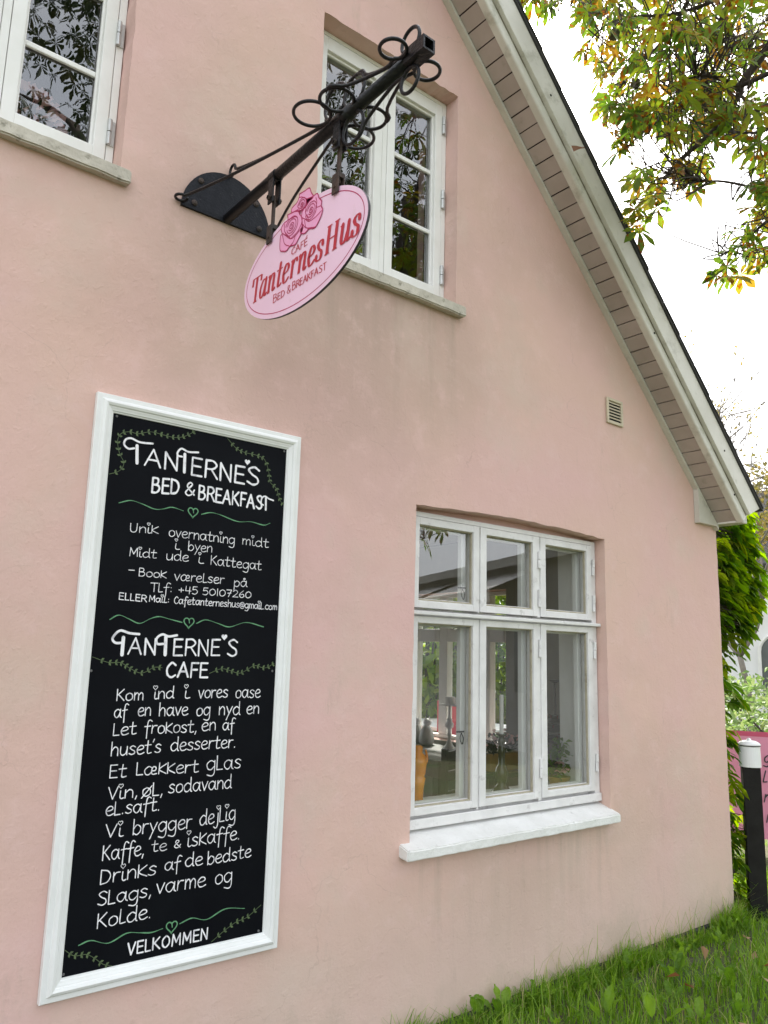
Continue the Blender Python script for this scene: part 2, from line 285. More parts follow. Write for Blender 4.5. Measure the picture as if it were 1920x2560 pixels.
M['blush'] = leafmat('dusty_pink_petal', [(0.0, (0.62, 0.34, 0.34)), (1.0, (0.72, 0.55, 0.50))], None, 0.3)
def tinted(name, col, rough=.06):
    m, t, p, N = nt(name); p.inputs['Base Color'].default_value = col + (1,); p.inputs['Roughness'].default_value = rough; p.inputs['Transmission Weight'].default_value = .55; p.inputs['IOR'].default_value = 1.45; return m
M['amber'] = nmat('amber_glass', (0.75, 0.27, 0.015), (0.62, 0.20, 0.012), 12, 0.08, 0); M['olivglass'] = nmat('olive_glass', (0.050, 0.052, 0.012), (0.028, 0.030, 0.008), 10, 0.06, 0)

# ---- hand lettering and drawing outlines, in metres on their own planes
WORDS=[('AN',0.997,2.119,1.115,2.120,0.060,1),('ERNE',1.170,2.115,1.382,2.114,0.064,1),('S',1.396,2.116,1.445,2.116,0.068,1),('BED',1.029,2.028,1.128,2.035,0.052,1),
('&',1.151,2.034,1.185,2.040,0.048,1),('BREAKFAS',1.205,2.030,1.466,2.028,0.050,1),('Unik',0.964,1.881,1.063,1.887,0.020,0),('overnatning',1.103,1.883,1.361,1.882,0.022,0),
('midt',1.393,1.885,1.505,1.884,0.021,0),('i',1.127,1.840,1.143,1.840,0.021,0),('byen',1.179,1.840,1.272,1.842,0.021,0),('Midt',0.970,1.799,1.064,1.801,0.019,0),
('ude',1.100,1.799,1.182,1.801,0.021,0),('i',1.218,1.799,1.237,1.799,0.022,0),('Kattegat',1.270,1.798,1.479,1.796,0.022,0),('-',0.971,1.741,0.992,1.741,0.019,0),
('Book',1.008,1.735,1.105,1.735,0.018,0),('værelser',1.136,1.731,1.327,1.732,0.021,0),('på',1.368,1.726,1.422,1.728,0.021,0),('Tlf:',1.053,1.684,1.132,1.687,0.020,0),
('+45',1.155,1.687,1.227,1.687,0.019,0),('50107260',1.246,1.687,1.442,1.687,0.018,0),('ELLER',0.947,1.652,1.041,1.649,0.022,1),('Mail:',1.052,1.651,1.124,1.651,0.014,0),
('Cafetanterneshus@gmail.com',1.142,1.650,1.557,1.650,0.016,0),('AN',0.994,1.473,1.086,1.473,0.053,1),('ERNE',1.152,1.472,1.325,1.475,0.055,1),('S',1.359,1.473,1.395,1.473,0.058,1),
('CAFE',1.132,1.399,1.284,1.399,0.049,1),('Kom',0.968,1.323,1.058,1.324,0.024,0),('ind',1.095,1.327,1.165,1.328,0.024,0),('i',1.203,1.327,1.220,1.328,0.026,0),
('vores',1.257,1.327,1.370,1.328,0.027,0),('oase',1.402,1.326,1.503,1.326,0.028,0),('af',0.964,1.268,1.006,1.270,0.026,0),('en',1.043,1.272,1.088,1.272,0.026,0),
('have',1.117,1.270,1.221,1.270,0.027,0),('og',1.254,1.267,1.306,1.268,0.027,0),('nyd',1.340,1.268,1.424,1.267,0.028,0),('en',1.451,1.268,1.502,1.268,0.027,0),
('Let',0.966,1.212,1.042,1.214,0.025,0),('frokost,',1.071,1.214,1.260,1.212,0.026,0),('en',1.277,1.215,1.331,1.215,0.027,0),('af',1.359,1.214,1.404,1.215,0.025,0),
("huset's",0.964,1.149,1.133,1.151,0.027,0),('desserter.',1.168,1.154,1.414,1.152,0.027,0),('Et',0.966,1.081,1.020,1.081,0.026,0),('Lækkert',1.054,1.083,1.275,1.078,0.026,0),
('gLas',1.306,1.081,1.439,1.080,0.031,0),('Vin,',0.967,1.015,1.066,1.014,0.025,0),('øL,',1.080,1.014,1.153,1.012,0.027,0),('sodavand',1.171,1.016,1.407,1.014,0.028,0),
('eL.saft.',0.964,0.965,1.145,0.965,0.027,0),('Vi',0.969,0.900,1.024,0.898,0.026,0),('brygger',1.058,0.897,1.263,0.896,0.030,0),('dejLig',1.293,0.901,1.430,0.907,0.031,0),
('iskaffe.',1.253,0.837,1.452,0.838,0.029,0),('Kaffe,',0.966,0.831,1.103,0.830,0.029,0),('te',1.127,0.837,1.178,0.835,0.022,0),('&',1.205,0.838,1.227,0.838,0.025,1),
('Drinks',0.965,0.761,1.147,0.764,0.028,0),('af',1.178,0.770,1.232,0.771,0.025,0),('de',1.250,0.774,1.313,0.772,0.027,0),('bedste',1.332,0.768,1.500,0.772,0.027,0),
('SLags,',0.963,0.697,1.139,0.699,0.027,0),('varme',1.154,0.704,1.328,0.700,0.030,0),('og',1.365,0.701,1.430,0.700,0.031,0),('Kolde.',0.967,0.632,1.142,0.633,0.028,0),
('VELKOMMEN',1.073,0.534,1.348,0.530,0.035,1)]
SWASH=[(.011,[(0.969,2.122),(0.964,2.183)]),
(.007,[(0.955,2.172),(0.935,2.167),(0.919,2.179),(0.923,2.197),(0.942,2.205),(0.974,2.197),(1.019,2.201)]),
(.011,[(1.144,2.119),(1.141,2.185)]),
(.007,[(1.131,2.174),(1.116,2.175),(1.113,2.186),(1.127,2.203),(1.154,2.196),(1.192,2.201)]),
(.008,[(1.485,2.028),(1.483,2.074)]),
(.006,[(1.473,2.045),(1.463,2.051),(1.466,2.072),(1.480,2.080),(1.496,2.073),(1.516,2.069)]),
(.012,[(0.974,1.471),(0.974,1.527)]),
(.008,[(0.972,1.510),(0.949,1.509),(0.938,1.524),(0.960,1.549),(0.994,1.542),(1.027,1.540)]),
(.012,[(1.124,1.474),(1.122,1.534)]),
(.008,[(1.115,1.510),(1.093,1.510),(1.090,1.529),(1.109,1.542),(1.132,1.536),(1.162,1.541)])]
HEARTSW=[(1.395,2.201),(1.344,1.541)]
GREENW=[(.0035,[(0.919,1.975),(0.959,1.989),(0.999,1.983),(1.045,1.971),(1.077,1.976),(1.109,1.986),(1.152,1.979)]),
(.0035,[(1.222,1.976),(1.259,1.987),(1.300,1.983),(1.368,1.968),(1.426,1.974),(1.480,1.968),(1.508,1.979)]),
(.0035,[(0.923,1.584),(0.952,1.600),(0.985,1.590),(1.025,1.576),(1.063,1.594),(1.094,1.602),(1.131,1.595),(1.177,1.586)]),
(.0035,[(1.232,1.585),(1.267,1.599),(1.317,1.588),(1.363,1.578),(1.429,1.597),(1.504,1.584)]),
(.004,[(0.916,0.593),(0.953,0.600),(1.008,0.582),(1.065,0.600),(1.106,0.594),(1.148,0.587),(1.187,0.592)]),
(.004,[(1.246,0.596),(1.290,0.606),(1.344,0.592),(1.412,0.614),(1.488,0.603)])]
HEARTSG=[(1.189,1.979),(1.203,1.587),(1.218,0.592)]
VINES=[(.0025,[(0.878,2.068),(0.911,2.085),(0.924,2.114),(0.906,2.146),(0.896,2.188),(0.906,2.215),(0.934,2.227),(0.965,2.226),(1.009,2.242),(1.055,2.240),(1.098,2.239),(1.136,2.251),(1.175,2.278)]),
(.0025,[(1.305,2.278),(1.344,2.246),(1.382,2.236),(1.436,2.234),(1.470,2.222),(1.490,2.178),(1.498,2.140),(1.527,2.119),(1.543,2.082),(1.559,2.060)]),
(.0025,[(0.878,1.462),(0.932,1.445),(0.971,1.445),(1.003,1.428),(1.036,1.413),(1.058,1.415),(1.089,1.431),(1.117,1.430)]),
(.0025,[(1.295,1.412),(1.338,1.428),(1.369,1.424),(1.412,1.413),(1.443,1.425),(1.475,1.441),(1.519,1.433),(1.558,1.450)]),
(.0025,[(0.875,0.588),(0.905,0.566),(0.943,0.562),(0.973,0.543),(0.998,0.523),(1.026,0.513)]),
(.0025,[(1.367,0.517),(1.412,0.543),(1.458,0.564),(1.500,0.572),(1.554,0.603)])]
SCREWS=[(0.886,2.273),(1.555,2.273),(0.878,1.418),(1.552,1.422),(0.878,0.519),(1.550,0.518)]
ROSES=[[(-0.553,2.997),(-0.584,2.993),(-0.613,2.990),(-0.625,2.969),(-0.639,2.946),(-0.615,2.940),(-0.595,2.930),(-0.563,2.932),(-0.530,2.944),(-0.508,2.951),(-0.510,2.966),(-0.539,2.972),(-0.551,2.985)],
[(-0.598,2.957),(-0.634,2.949),(-0.662,2.947),(-0.673,2.927),(-0.689,2.908),(-0.688,2.892),(-0.697,2.874),(-0.686,2.852),(-0.658,2.831),(-0.622,2.841),(-0.597,2.836),(-0.570,2.851),(-0.580,2.875),(-0.573,2.906),(-0.579,2.928),(-0.599,2.937)],
[(-0.483,2.953),(-0.514,2.947),(-0.547,2.941),(-0.559,2.922),(-0.577,2.898),(-0.576,2.880),(-0.585,2.863),(-0.581,2.850),(-0.561,2.833),(-0.541,2.820),(-0.508,2.827),(-0.487,2.820),(-0.465,2.827),(-0.444,2.841),(-0.442,2.890),(-0.452,2.895),(-0.445,2.918),(-0.460,2.931),(-0.485,2.933)]]
ROSEC=[(-0.572,2.948,-0.597,2.973),(-0.630,2.902,-0.662,2.932),(-0.513,2.898,-0.552,2.931)]
PETALS=[[(-0.554,2.984),(-0.570,2.978),(-0.598,2.959)],
[(-0.555,2.967),(-0.545,2.956),(-0.557,2.941)],
[(-0.655,2.936),(-0.662,2.918),(-0.660,2.900),(-0.685,2.893)],
[(-0.599,2.937),(-0.597,2.908),(-0.614,2.881),(-0.620,2.868)],
[(-0.576,2.901),(-0.598,2.885),(-0.620,2.868),(-0.656,2.866),(-0.692,2.873)],
[(-0.584,2.873),(-0.606,2.851),(-0.658,2.831)],
[(-0.593,2.884),(-0.603,2.855),(-0.622,2.841)],
[(-0.485,2.933),(-0.510,2.928),(-0.532,2.924),(-0.549,2.913)],
[(-0.467,2.925),(-0.469,2.898),(-0.493,2.872),(-0.511,2.853)],
[(-0.452,2.899),(-0.470,2.885),(-0.511,2.853),(-0.544,2.853),(-0.579,2.866)],
[(-0.455,2.894),(-0.473,2.851),(-0.508,2.827)],
[(-0.539,2.849),(-0.529,2.834),(-0.508,2.827)],
[(-0.576,2.880),(-0.553,2.861),(-0.511,2.853)]]

LEAFAT="4.87,-0.15,5.54 4.06,-0.97,5.31 4.09,-0.93,5.27 4.00,-0.05,5.37 3.12,-0.30,5.03 3.17,-0.45,4.42 2.96,-1.13,4.41 3.57,-1.11,4.74 4.15,-0.01,5.00 4.95,-0.23,6.20 3.93,-0.98,4.96 2.81,-0.72,4.61 2.93,-0.79,4.25 3.70,-0.82,4.90 3.86,-0.91,4.79 3.19,-0.84,4.27 4.69,-0.79,5.85 4.67,-0.62,5.97 2.98,-0.84,4.26 4.34,0.53,6.41 4.75,0.54,5.88 3.96,-1.02,4.91 3.34,-0.81,4.31 5.02,-0.49,6.27 3.84,0.10,5.60 5.18,-0.49,5.99 3.62,-0.70,4.95 2.95,-0.64,4.81 4.45,0.38,6.55 3.49,-0.76,4.75 4.15,-0.47,4.88 4.58,-0.01,6.33 4.27,0.52,5.95 4.71,0.64,5.95 3.41,-0.89,4.28 4.51,-0.07,6.12 4.83,0.39,6.24 4.46,-0.11,5.66 3.74,-0.55,5.15 4.61,0.53,6.31 3.14,-0.90,4.51 4.72,0.38,5.73 4.62,0.15,5.54 4.81,-0.30,5.52 3.57,-0.48,4.70 4.55,-0.10,5.37 4.37,0.13,5.21 3.98,-0.58,5.57 3.84,-0.15,5.08 4.98,-0.40,5.56 4.46,0.08,5.58 4.94,-0.46,5.86 3.37,-0.79,4.56 4.56,-0.08,5.48 4.64,-0.46,5.89 4.00,-0.53,4.93 4.54,-0.31,5.23 3.30,-1.07,4.75 3.48,-0.64,4.60 3.25,-1.04,4.24 3.01,-0.95,4.50 3.07,-0.50,4.76 3.53,-0.29,5.48 4.18,-0.15,5.32 2.98,-0.67,4.10 3.69,-0.48,5.19 3.61,-0.08,4.83 3.42,-0.20,4.95 4.90,-0.46,5.76 3.34,-0.96,4.57 5.10,0.00,5.98 3.05,-0.77,4.09 3.96,0.16,5.46 4.56,0.51,5.93 3.37,-0.62,4.75 3.83,-0.21,4.72 4.98,-0.08,6.27 3.63,-0.63,4.91 3.12,-0.66,4.54 3.67,-0.76,4.82 4.62,0.32,5.45 3.08,-0.64,4.72 4.52,-0.85,5.41 4.30,-0.22,5.31 4.58,-0.51,5.89 3.57,-0.40,4.91 3.82,-0.24,5.16 4.22,-0.09,5.24 3.47,-0.08,5.36 4.41,-0.31,6.05 4.44,-0.07,5.56 4.99,-0.12,5.95 4.60,0.08,5.98 4.33,0.24,6.05 3.70,-0.84,4.80 3.83,0.01,5.39 3.26,-0.83,4.64 3.31,-0.89,4.21 4.54,0.34,5.57 4.40,-0.49,5.89 4.68,-0.41,6.11 4.77,0.50,6.01 3.61,-0.92,4.96 4.41,-0.82,5.52 4.06,-0.29,5.67 3.28,-0.23,5.28 3.63,-0.03,5.71 3.36,-0.30,4.96 5.02,-0.05,6.01 4.12,-0.19,5.90 3.82,-0.01,5.20 4.62,-0.70,5.28 3.39,-0.46,4.76 3.44,-1.02,4.45 4.22,0.11,5.80 4.17,0.19,5.42 3.71,0.00,5.71 3.95,-0.05,4.97 3.06,-0.73,4.20 3.30,-1.08,4.72 4.53,0.32,6.46 3.52,-0.20,4.92 3.97,-0.05,5.59 3.15,-0.72,4.60 5.01,-0.41,5.57 4.17,-0.22,5.01 4.64,-0.23,5.58 2.88,-0.94,4.53 4.31,0.21,6.34 3.09,-0.90,4.14 4.44,-0.13,5.16 3.16,-0.81,4.48 3.38,-0.32,5.23 3.38,-0.61,4.36 3.10,-0.64,4.72 3.72,-0.30,5.38 4.52,0.09,5.26 5.09,-0.14,6.01 3.39,-0.25,4.78 3.53,-0.88,4.41 3.10,-0.58,5.00 4.53,0.61,6.28 3.79,-0.37,5.29 4.40,0.16,5.49 3.97,0.06,5.78 3.93,0.30,6.14 3.86,-0.40,5.60 2.93,-0.86,4.61 5.27,-0.42,5.90 2.74,-0.63,4.55 3.30,-0.70,5.00 3.00,-0.88,4.47 3.59,-0.21,5.08 3.51,-0.75,5.07 4.53,0.56,6.06 3.65,-0.73,4.44 3.80,-0.52,4.93 5.12,-0.03,5.76 4.50,0.16,5.90 3.30,-0.48,5.11 3.40,-1.12,4.53 2.83,-0.60,4.61 3.50,-0.61,4.69 3.15,-0.33,5.04 3.61,-0.49,5.31 4.11,-0.08,5.18 4.13,-0.71,4.98 5.33,-0.25,5.84 3.78,-0.83,4.60 3.42,-1.10,4.50 3.11,-0.38,5.01 3.17,-1.08,4.45 3.23,-1.13,4.24 3.25,-0.26,5.23 3.86,-0.67,5.20 2.90,-0.89,4.39 4.73,-0.15,5.36 3.10,-0.43,4.64 5.10,-0.20,6.01 3.70,-0.97,5.00 4.17,-0.89,5.00 5.02,0.24,5.82 4.57,-0.30,6.05 4.70,0.06,6.46 3.96,-0.41,4.76 3.15,-0.56,4.81 4.54,-0.25,5.76 3.28,-0.50,4.86 4.12,-0.83,4.86 3.87,0.05,5.04 2.80,-0.57,4.68 3.57,-0.24,4.75 3.99,-0.59,4.76 3.74,-0.70,5.16 3.34,-0.58,5.14 4.34,-0.06,5.63 4.33,-0.52,5.11 4.39,-0.66,5.39 3.72,-0.81,4.74 3.26,-0.30,5.24 4.67,-0.18,5.40 3.60,-0.37,4.56 4.53,-0.50,5.91 4.03,-0.58,5.39 5.22,-0.45,6.17 3.01,-1.02,4.31 4.11,-0.22,5.73 3.26,-0.96,4.50 4.66,-0.37,5.52 3.51,-0.52,4.46 4.02,-0.14,5.63 4.46,-0.77,5.56 3.20,-1.16,4.46 5.04,0.04,5.63 4.01,-0.74,5.06 3.99,-0.15,5.59 3.22,-1.34,4.37 3.95,0.14,5.44 3.82,-0.07,5.65 4.72,-0.26,5.46 4.29,0.48,5.95 5.04,-0.61,5.85 4.58,0.36,5.76 3.25,-0.83,4.83 2.95,-0.62,4.81 4.47,-0.38,5.93 2.76,-0.68,4.63 3.67,-0.20,5.26 3.37,-0.97,4.26 3.73,-0.45,4.96 3.52,-0.16,4.98 5.15,-0.13,6.02 4.71,-0.74,5.85 3.31,-1.06,4.54 4.44,-0.17,5.76 3.82,-1.04,4.78 4.73,-0.02,5.60 3.67,-0.71,5.00 3.31,-1.18,4.28 4.19,-0.22,5.71 2.85,-0.58,4.62 4.91,-0.02,6.10 4.21,0.36,5.99 3.25,-0.69,5.01 3.99,-0.38,5.32 4.40,0.57,6.42 3.14,-0.83,4.45 4.44,0.20,5.27 3.64,-0.66,5.25 4.41,-0.62,5.35 2.98,-1.14,4.49 4.99,-0.34,5.89 3.72,-0.07,4.95 3.34,-0.43,4.87 4.25,-0.26,5.67 3.51,-0.19,5.40 4.37,0.51,6.14 3.16,-1.29,4.36 3.42,-0.88,4.88 3.39,-0.13,5.34 3.70,-0.26,4.85 4.12,-0.76,5.38 3.79,0.06,5.82 3.84,-0.35,5.27 3.39,-0.42,4.77 3.39,-0.80,4.38 3.08,-0.90,4.18 4.21,-0.70,5.19 3.29,-0.93,4.20 3.61,-0.66,5.25 3.33,-0.62,5.11 4.94,0.18,5.89 4.38,-0.02,5.62 3.56,-1.22,4.57 4.05,-0.98,5.24 3.98,-0.75,4.92 4.36,-0.84,5.31 3.80,-0.96,5.05 3.46,-0.72,4.62 3.01,-0.93,4.65 4.65,0.18,6.40 4.29,0.10,5.96 4.80,-0.40,5.92 4.35,-0.43,5.49 4.45,0.23,6.15 3.02,-0.62,4.21 3.27,-0.93,3.97 3.57,-0.67,4.23 3.36,-1.06,4.13 3.26,-0.91,4.18 4.43,-0.46,5.03 3.01,-0.70,4.09 4.72,-0.22,5.08 3.41,-0.64,4.38 3.37,-0.82,4.25 3.89,-0.38,4.50 3.48,-0.68,4.04 4.12,-0.29,4.54 4.46,-0.25,4.99 3.42,-0.94,4.15 4.37,0.15,5.21 3.96,-0.19,4.96 3.85,-0.63,4.56 3.73,-0.50,4.66 3.31,-0.78,4.19 3.58,-0.61,4.36 3.94,-0.40,4.36 3.80,-0.56,4.25 3.63,-0.61,4.35 3.96,-0.60,4.64 3.49,-0.84,4.10 4.76,-0.18,5.37 3.06,-0.56,4.25 4.36,-0.51,4.94 3.10,-0.64,4.14 4.39,-0.36,5.07 4.60,-0.15,5.08 4.54,-0.21,5.05 4.36,-0.32,4.95 4.16,-0.24,4.69 4.00,-0.62,4.69 3.39,-0.67,4.38 4.22,-0.37,4.83 3.01,-0.68,4.11 4.42,-0.26,4.87 3.62,-0.55,4.41 4.18,-0.47,4.76 4.35,-0.40,4.84 3.31,-1.00,4.13 3.18,-0.78,4.03 4.25,-0.31,4.62 4.31,-0.37,4.61 2.93,-0.61,4.13 4.21,-0.14,5.00 4.50,0.07,5.35 3.69,-0.23,4.64 4.41,-0.30,4.68 4.44,-0.24,4.72 3.58,-0.52,4.52 4.06,-0.57,4.74 3.41,-0.94,4.12 3.40,-0.77,4.21 4.60,-0.04,4.84 2.92,-0.61,4.15 4.55,-0.30,4.97 3.47,-0.72,4.19 4.39,-0.03,5.07 4.22,0.10,5.15 4.26,-0.29,5.05 4.40,-0.00,5.16 4.32,-0.45,4.88 3.36,-0.67,4.21 3.14,-0.61,4.21 4.38,-0.50,4.86 3.32,-0.31,4.50 3.92,-0.38,4.69 3.86,-0.52,4.55 3.33,-0.61,3.91 3.20,-0.62,3.73 3.11,-0.64,3.62 3.70,-0.18,4.06 3.70,-0.34,4.10 3.73,-0.36,4.05 3.13,-0.60,3.69 3.65,-0.43,4.11 3.82,-0.18,4.06 3.14,-0.63,3.83 3.40,-0.45,3.74 3.27,-0.59,3.83 3.72,-0.30,4.13 3.30,-0.61,3.90 3.69,-0.34,4.27 3.06,-0.64,3.69 3.37,-0.57,3.98 3.04,-0.66,3.78 3.17,-0.57,3.92 3.08,-0.73,3.67 3.70,-0.23,3.99 3.78,-0.30,4.05 3.46,-0.46,4.00 3.14,-0.59,3.95 3.05,-0.69,3.82 3.72,-0.40,4.09 3.68,-0.60,4.08 3.92,-0.39,4.35 3.68,-0.62,4.02 3.33,-0.76,3.92 3.49,-0.61,4.06 3.63,-0.61,4.05 4.23,-0.30,4.55 3.85,-0.50,4.17 4.40,-0.71,4.59 3.92,-0.69,4.60 4.30,-0.66,4.86 4.08,-0.69,4.53 4.17,-0.81,4.60 3.90,-0.85,4.27 4.17,-0.63,4.61 3.97,-0.84,4.56 3.56,-1.00,4.23 4.05,-0.89,4.63 3.86,-0.78,4.53 3.89,-0.96,4.48 3.55,-1.03,4.02 4.47,-0.47,4.95 4.01,-0.76,4.57 4.21,-0.68,4.77 4.16,-0.77,4.52 4.36,-0.69,4.41 4.30,-0.70,4.71 4.23,-0.62,4.56 4.46,-0.61,4.51 3.83,-0.91,4.18 3.59,-0.99,4.06 4.06,-0.83,4.57 4.46,-0.57,4.65 4.10,-0.71,4.29 4.21,-0.76,4.46 3.76,-0.96,4.05 4.35,-0.61,4.63 4.63,-0.64,4.64 4.56,-0.65,4.53 4.29,-0.65,4.56 4.28,-0.76,3.75 3.97,-0.73,3.74 4.12,-0.70,3.98 3.54,-0.85,3.52 3.71,-0.70,3.50 3.70,-0.76,3.51 4.17,-0.71,3.79 3.69,-0.85,3.64 4.15,-0.54,3.77 3.67,-0.81,3.68 3.64,-0.94,3.54 3.62,-0.91,3.61 3.84,-0.93,3.75 4.17,-0.76,3.78 3.59,-0.82,3.40 3.61,-1.06,3.49 4.15,-0.74,3.70 4.18,-0.60,3.70 3.59,-0.94,3.58 3.83,-0.76,3.66 3.87,-0.68,3.55 3.70,-0.76,3.52 4.01,-0.77,3.73 3.82,-0.88,3.61 3.61,-0.94,3.84 3.78,-0.94,3.92 3.75,-0.90,3.90 3.70,-1.01,3.83 4.08,-0.80,4.12 3.71,-1.02,3.80 4.03,-0.79,4.00 3.64,-0.94,3.88 3.90,-0.87,4.03 4.00,-0.88,3.94 4.23,-0.77,4.23 4.22,-0.78,4.16 3.86,-0.84,3.88 4.29,-0.76,4.12 3.80,-0.95,3.97 4.11,-0.79,4.02 3.16,-0.05,5.25 2.90,-0.05,5.19 2.93,-0.30,4.95 2.75,-0.45,4.75 2.75,-0.24,4.88 2.88,-0.16,5.09 2.98,-0.16,5.11 3.13,-0.01,5.25 3.08,-0.13,5.17 2.86,-0.34,4.95 2.87,-0.10,5.17 2.94,-0.13,5.12 3.38,-0.34,4.32 3.40,-0.35,4.27 3.41,-0.44,4.33 3.23,-0.54,4.19 3.38,-0.43,4.29 3.13,-0.59,4.12 3.35,-0.35,4.31 3.38,-0.38,4.27"
BRANCHES=[(0.026,[(3.75,-1.17,4.80),(3.78,-1.00,4.69),(3.80,-0.85,4.59),(3.82,-0.82,4.55),(3.84,-0.68,4.44),(3.81,-0.49,4.34),(3.80,-0.39,4.27),(3.82,-0.25,4.13)]),
(0.012,[(3.73,-0.87,4.52),(3.61,-0.76,4.59),(3.58,-0.68,4.58),(3.58,-0.61,4.54),(3.56,-0.42,4.43),(3.48,-0.24,4.39)]),
(0.016,[(3.63,-0.66,5.30),(3.70,-0.62,5.21),(3.72,-0.44,5.08),(3.71,-0.30,5.01),(3.69,-0.14,4.91)]),
(0.012,[(3.61,-0.96,5.01),(3.58,-0.84,4.98),(3.49,-0.64,4.98),(3.38,-0.50,5.00),(3.30,-0.36,5.00),(3.27,-0.24,4.94)]),
(0.014,[(3.78,-0.86,5.24),(3.83,-0.80,5.17),(3.85,-0.73,5.11),(3.93,-0.59,4.94),(3.95,-0.54,4.89),(3.93,-0.42,4.83)]),
(0.010,[(3.96,-1.02,3.91),(3.89,-0.91,3.96),(3.76,-0.74,4.04),(3.69,-0.64,4.06),(3.61,-0.55,4.10)]),
(0.010,[(3.89,-1.04,3.84),(3.87,-0.91,3.78),(3.85,-0.76,3.70),(3.82,-0.66,3.66)]),
(0.016,[(4.75,-0.75,5.03),(4.56,-0.67,5.23),(4.43,-0.59,5.34),(4.27,-0.53,5.49)]),
(0.008,[(3.07,-0.48,5.12),(3.02,-0.36,5.09),(2.96,-0.24,5.06),(2.88,-0.14,5.06)]),
(0.010,[(3.69,-0.75,4.32),(3.74,-0.81,4.29),(3.81,-0.92,4.26),(3.87,-1.08,4.27)])]

BANNER=[('g',.962,.68,.055),('l',.945,.52,.06),('s,',.735,.40,.055),('ne',.945,.36,.06),('no',.955,.20,.06)]

# ---------------------------------------------------------------- ground
b = MB(); n = 60
for i in range(n+1):
    for j in range(n+1):
        u = (i/n*2-1); v = (j/n*2-1); x = 3 + 150*u*abs(u)**1.8; y = -1 + 150*v*abs(v)**1.8
        b.v.append((x, y, -0.06 + 0.02*noise.noise(Vector((x*1.3, y*1.3, 0))) if abs(x-3) < 12 and abs(y) < 12 else -0.06)); b.t.append(0)
b.f = [(i*(n+1)+j, (i+1)*(n+1)+j, (i+1)*(n+1)+j+1, i*(n+1)+j+1) for i in range(n) for j in range(n)]
tag(b.build('ground', M['soil'], smooth=True), kind='structure')

# ---------------------------------------------------------------- house
HOUSE = empty('house', (0, 0, 0), 'pink rendered gable house with white windows and a steep overhanging roof', 'house')
SX = 4.885; SUMW = 7.236; AX = 0.40
def jit(k, a=0.0028): return a * noise.noise(Vector((k*1.7, k*0.31, 4.2))) * 2
def edge(p, q, n, a=0.0028):
    out = []
    for i in range(n):
        t = i / n; k = (p[0]*7.3 + p[1]*3.1 + i*0.83)
        d = (q[0]-p[0], q[1]-p[1]); L = math.hypot(*d); s = jit(k, a) if i else 0
        out.append((p[0]+d[0]*t - d[1]/L*s, p[1]+d[1]*t + d[0]/L*s))
    return out
def hole(x0, x1, z0, z1, arch=0.0, n=26):
    top = edge((x0, z1), (x1, z1), n, 0.004); top = [(x, z + arch*math.sin(math.pi*max(0, min(1, (x-x0)/(x1-x0))))) for x, z in top]
    return edge((x0, z0), (x0, z1), n) + top + edge((x1, z1), (x1, z0), n) + edge((x1, z0), (x0, z0), n)
HOLES = [hole(2.262, 3.660, 0.700, 2.160, 0.020), hole(1.657, 2.494, 3.165, 4.340), hole(-0.013, 0.824, 3.165, 4.340)]
outer = [(-4.085, 0.0)] + edge((-4.085, 2.351), (AX, 6.836), 30) + edge((AX, 6.836), (SX, 2.351), 30) + edge((SX, 2.351), (SX, 0.0), 24, 0.004) + [(SX, 0.0)]
b = MB()
for Y, flip in ((0.0, False), (0.30, True)):
    loops = [outer] + HOLES
    tr = geometry.tessellate_polygon([[Vector((x, z, 0)) for x, z in lp] for lp in loops]); vs = [(x, Y, z) for lp in loops for x, z in lp]
    fs = []
    for f in tr:
        a, c, d = [Vector(vs[i]) for i in f]; nn = (c-a).cross(d-a)
        fs.append(f if (nn.y < 0) != flip else tuple(reversed(f)))
    b.add(vs, fs)
for lp in HOLES:
    k = len(lp); vs = [(x, 0.0, z) for x, z in lp] + [(x, 0.30, z) for x, z in lp]
    b.add(vs, [(i, (i+1) % k, (i+1) % k + k, i + k) for i in range(k)])
for p, q in ((outer[-1], outer[0]),):
    b.add([(p[0], 0, p[1]), (q[0], 0, q[1]), (q[0], .30, q[1]), (p[0], .30, p[1])], [(0, 1, 2, 3)])
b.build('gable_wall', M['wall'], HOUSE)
b = MB(); b.box(-4.085, SX+0.010, -0.012, 0.28, -0.3, -0.004, 0.006); b.build('plinth', M['tar'], HOUSE)
# side wall towards the vine, with the garden window openings
b = MB()
b.box(4.60, SX, 0.0005, 1.58, -0.1, 2.345); b.box(4.60, SX, 3.05, 5.0, -0.1, 2.345); b.box(4.60, SX, 1.58, 3.05, -0.1, 0.80); b.box(4.60, SX, 1.58, 3.05, 2.02, 2.345)
b.build('side_wall', M['wall'], HOUSE)
b = MB(); b.box(4.585, 4.599, 0.32, 1.58, 0.02, 2.43); b.box(4.585, 4.599, 3.05, 4.2, 0.02, 2.43); b.box(4.585, 4.599, 1.58, 3.05, 0.02, 0.80); b.box(4.585, 4.599, 1.58, 3.05, 2.02, 2.43)
b.box(-0.3, .6, 4.2, 4.26, 0.02, 2.43); b.box(4.2, 4.584, 4.2, 4.26, 0.02, 2.43); b.box(.6, 4.2, 4.2, 4.26, 0.02, .7); b.box(.6, 4.2, 4.2, 4.26, 2.15, 2.43); b.box(-0.36, -0.3, 0.32, 4.26, 0.02, 2.43)  # wide gap in the rear inner wall, added to let daylight in
b.build('inner_wall', M['room'], HOUSE)
b = MB(); b.box(-4.0, 4.584, 0.31, 4.9, -0.1, 0.015); b.build('floor', M['floor'], HOUSE)
b = MB(); b.box(-4.0, 4.584, 0.31, 4.9, 2.44, 2.60); b.build('ceiling', M['room'], HOUSE)
b = MB(); b.box(-2.0, 4.2, 3.2, 3.25, 2.61, 5.0); b.build('partition_wall', M['darkroom'], HOUSE)
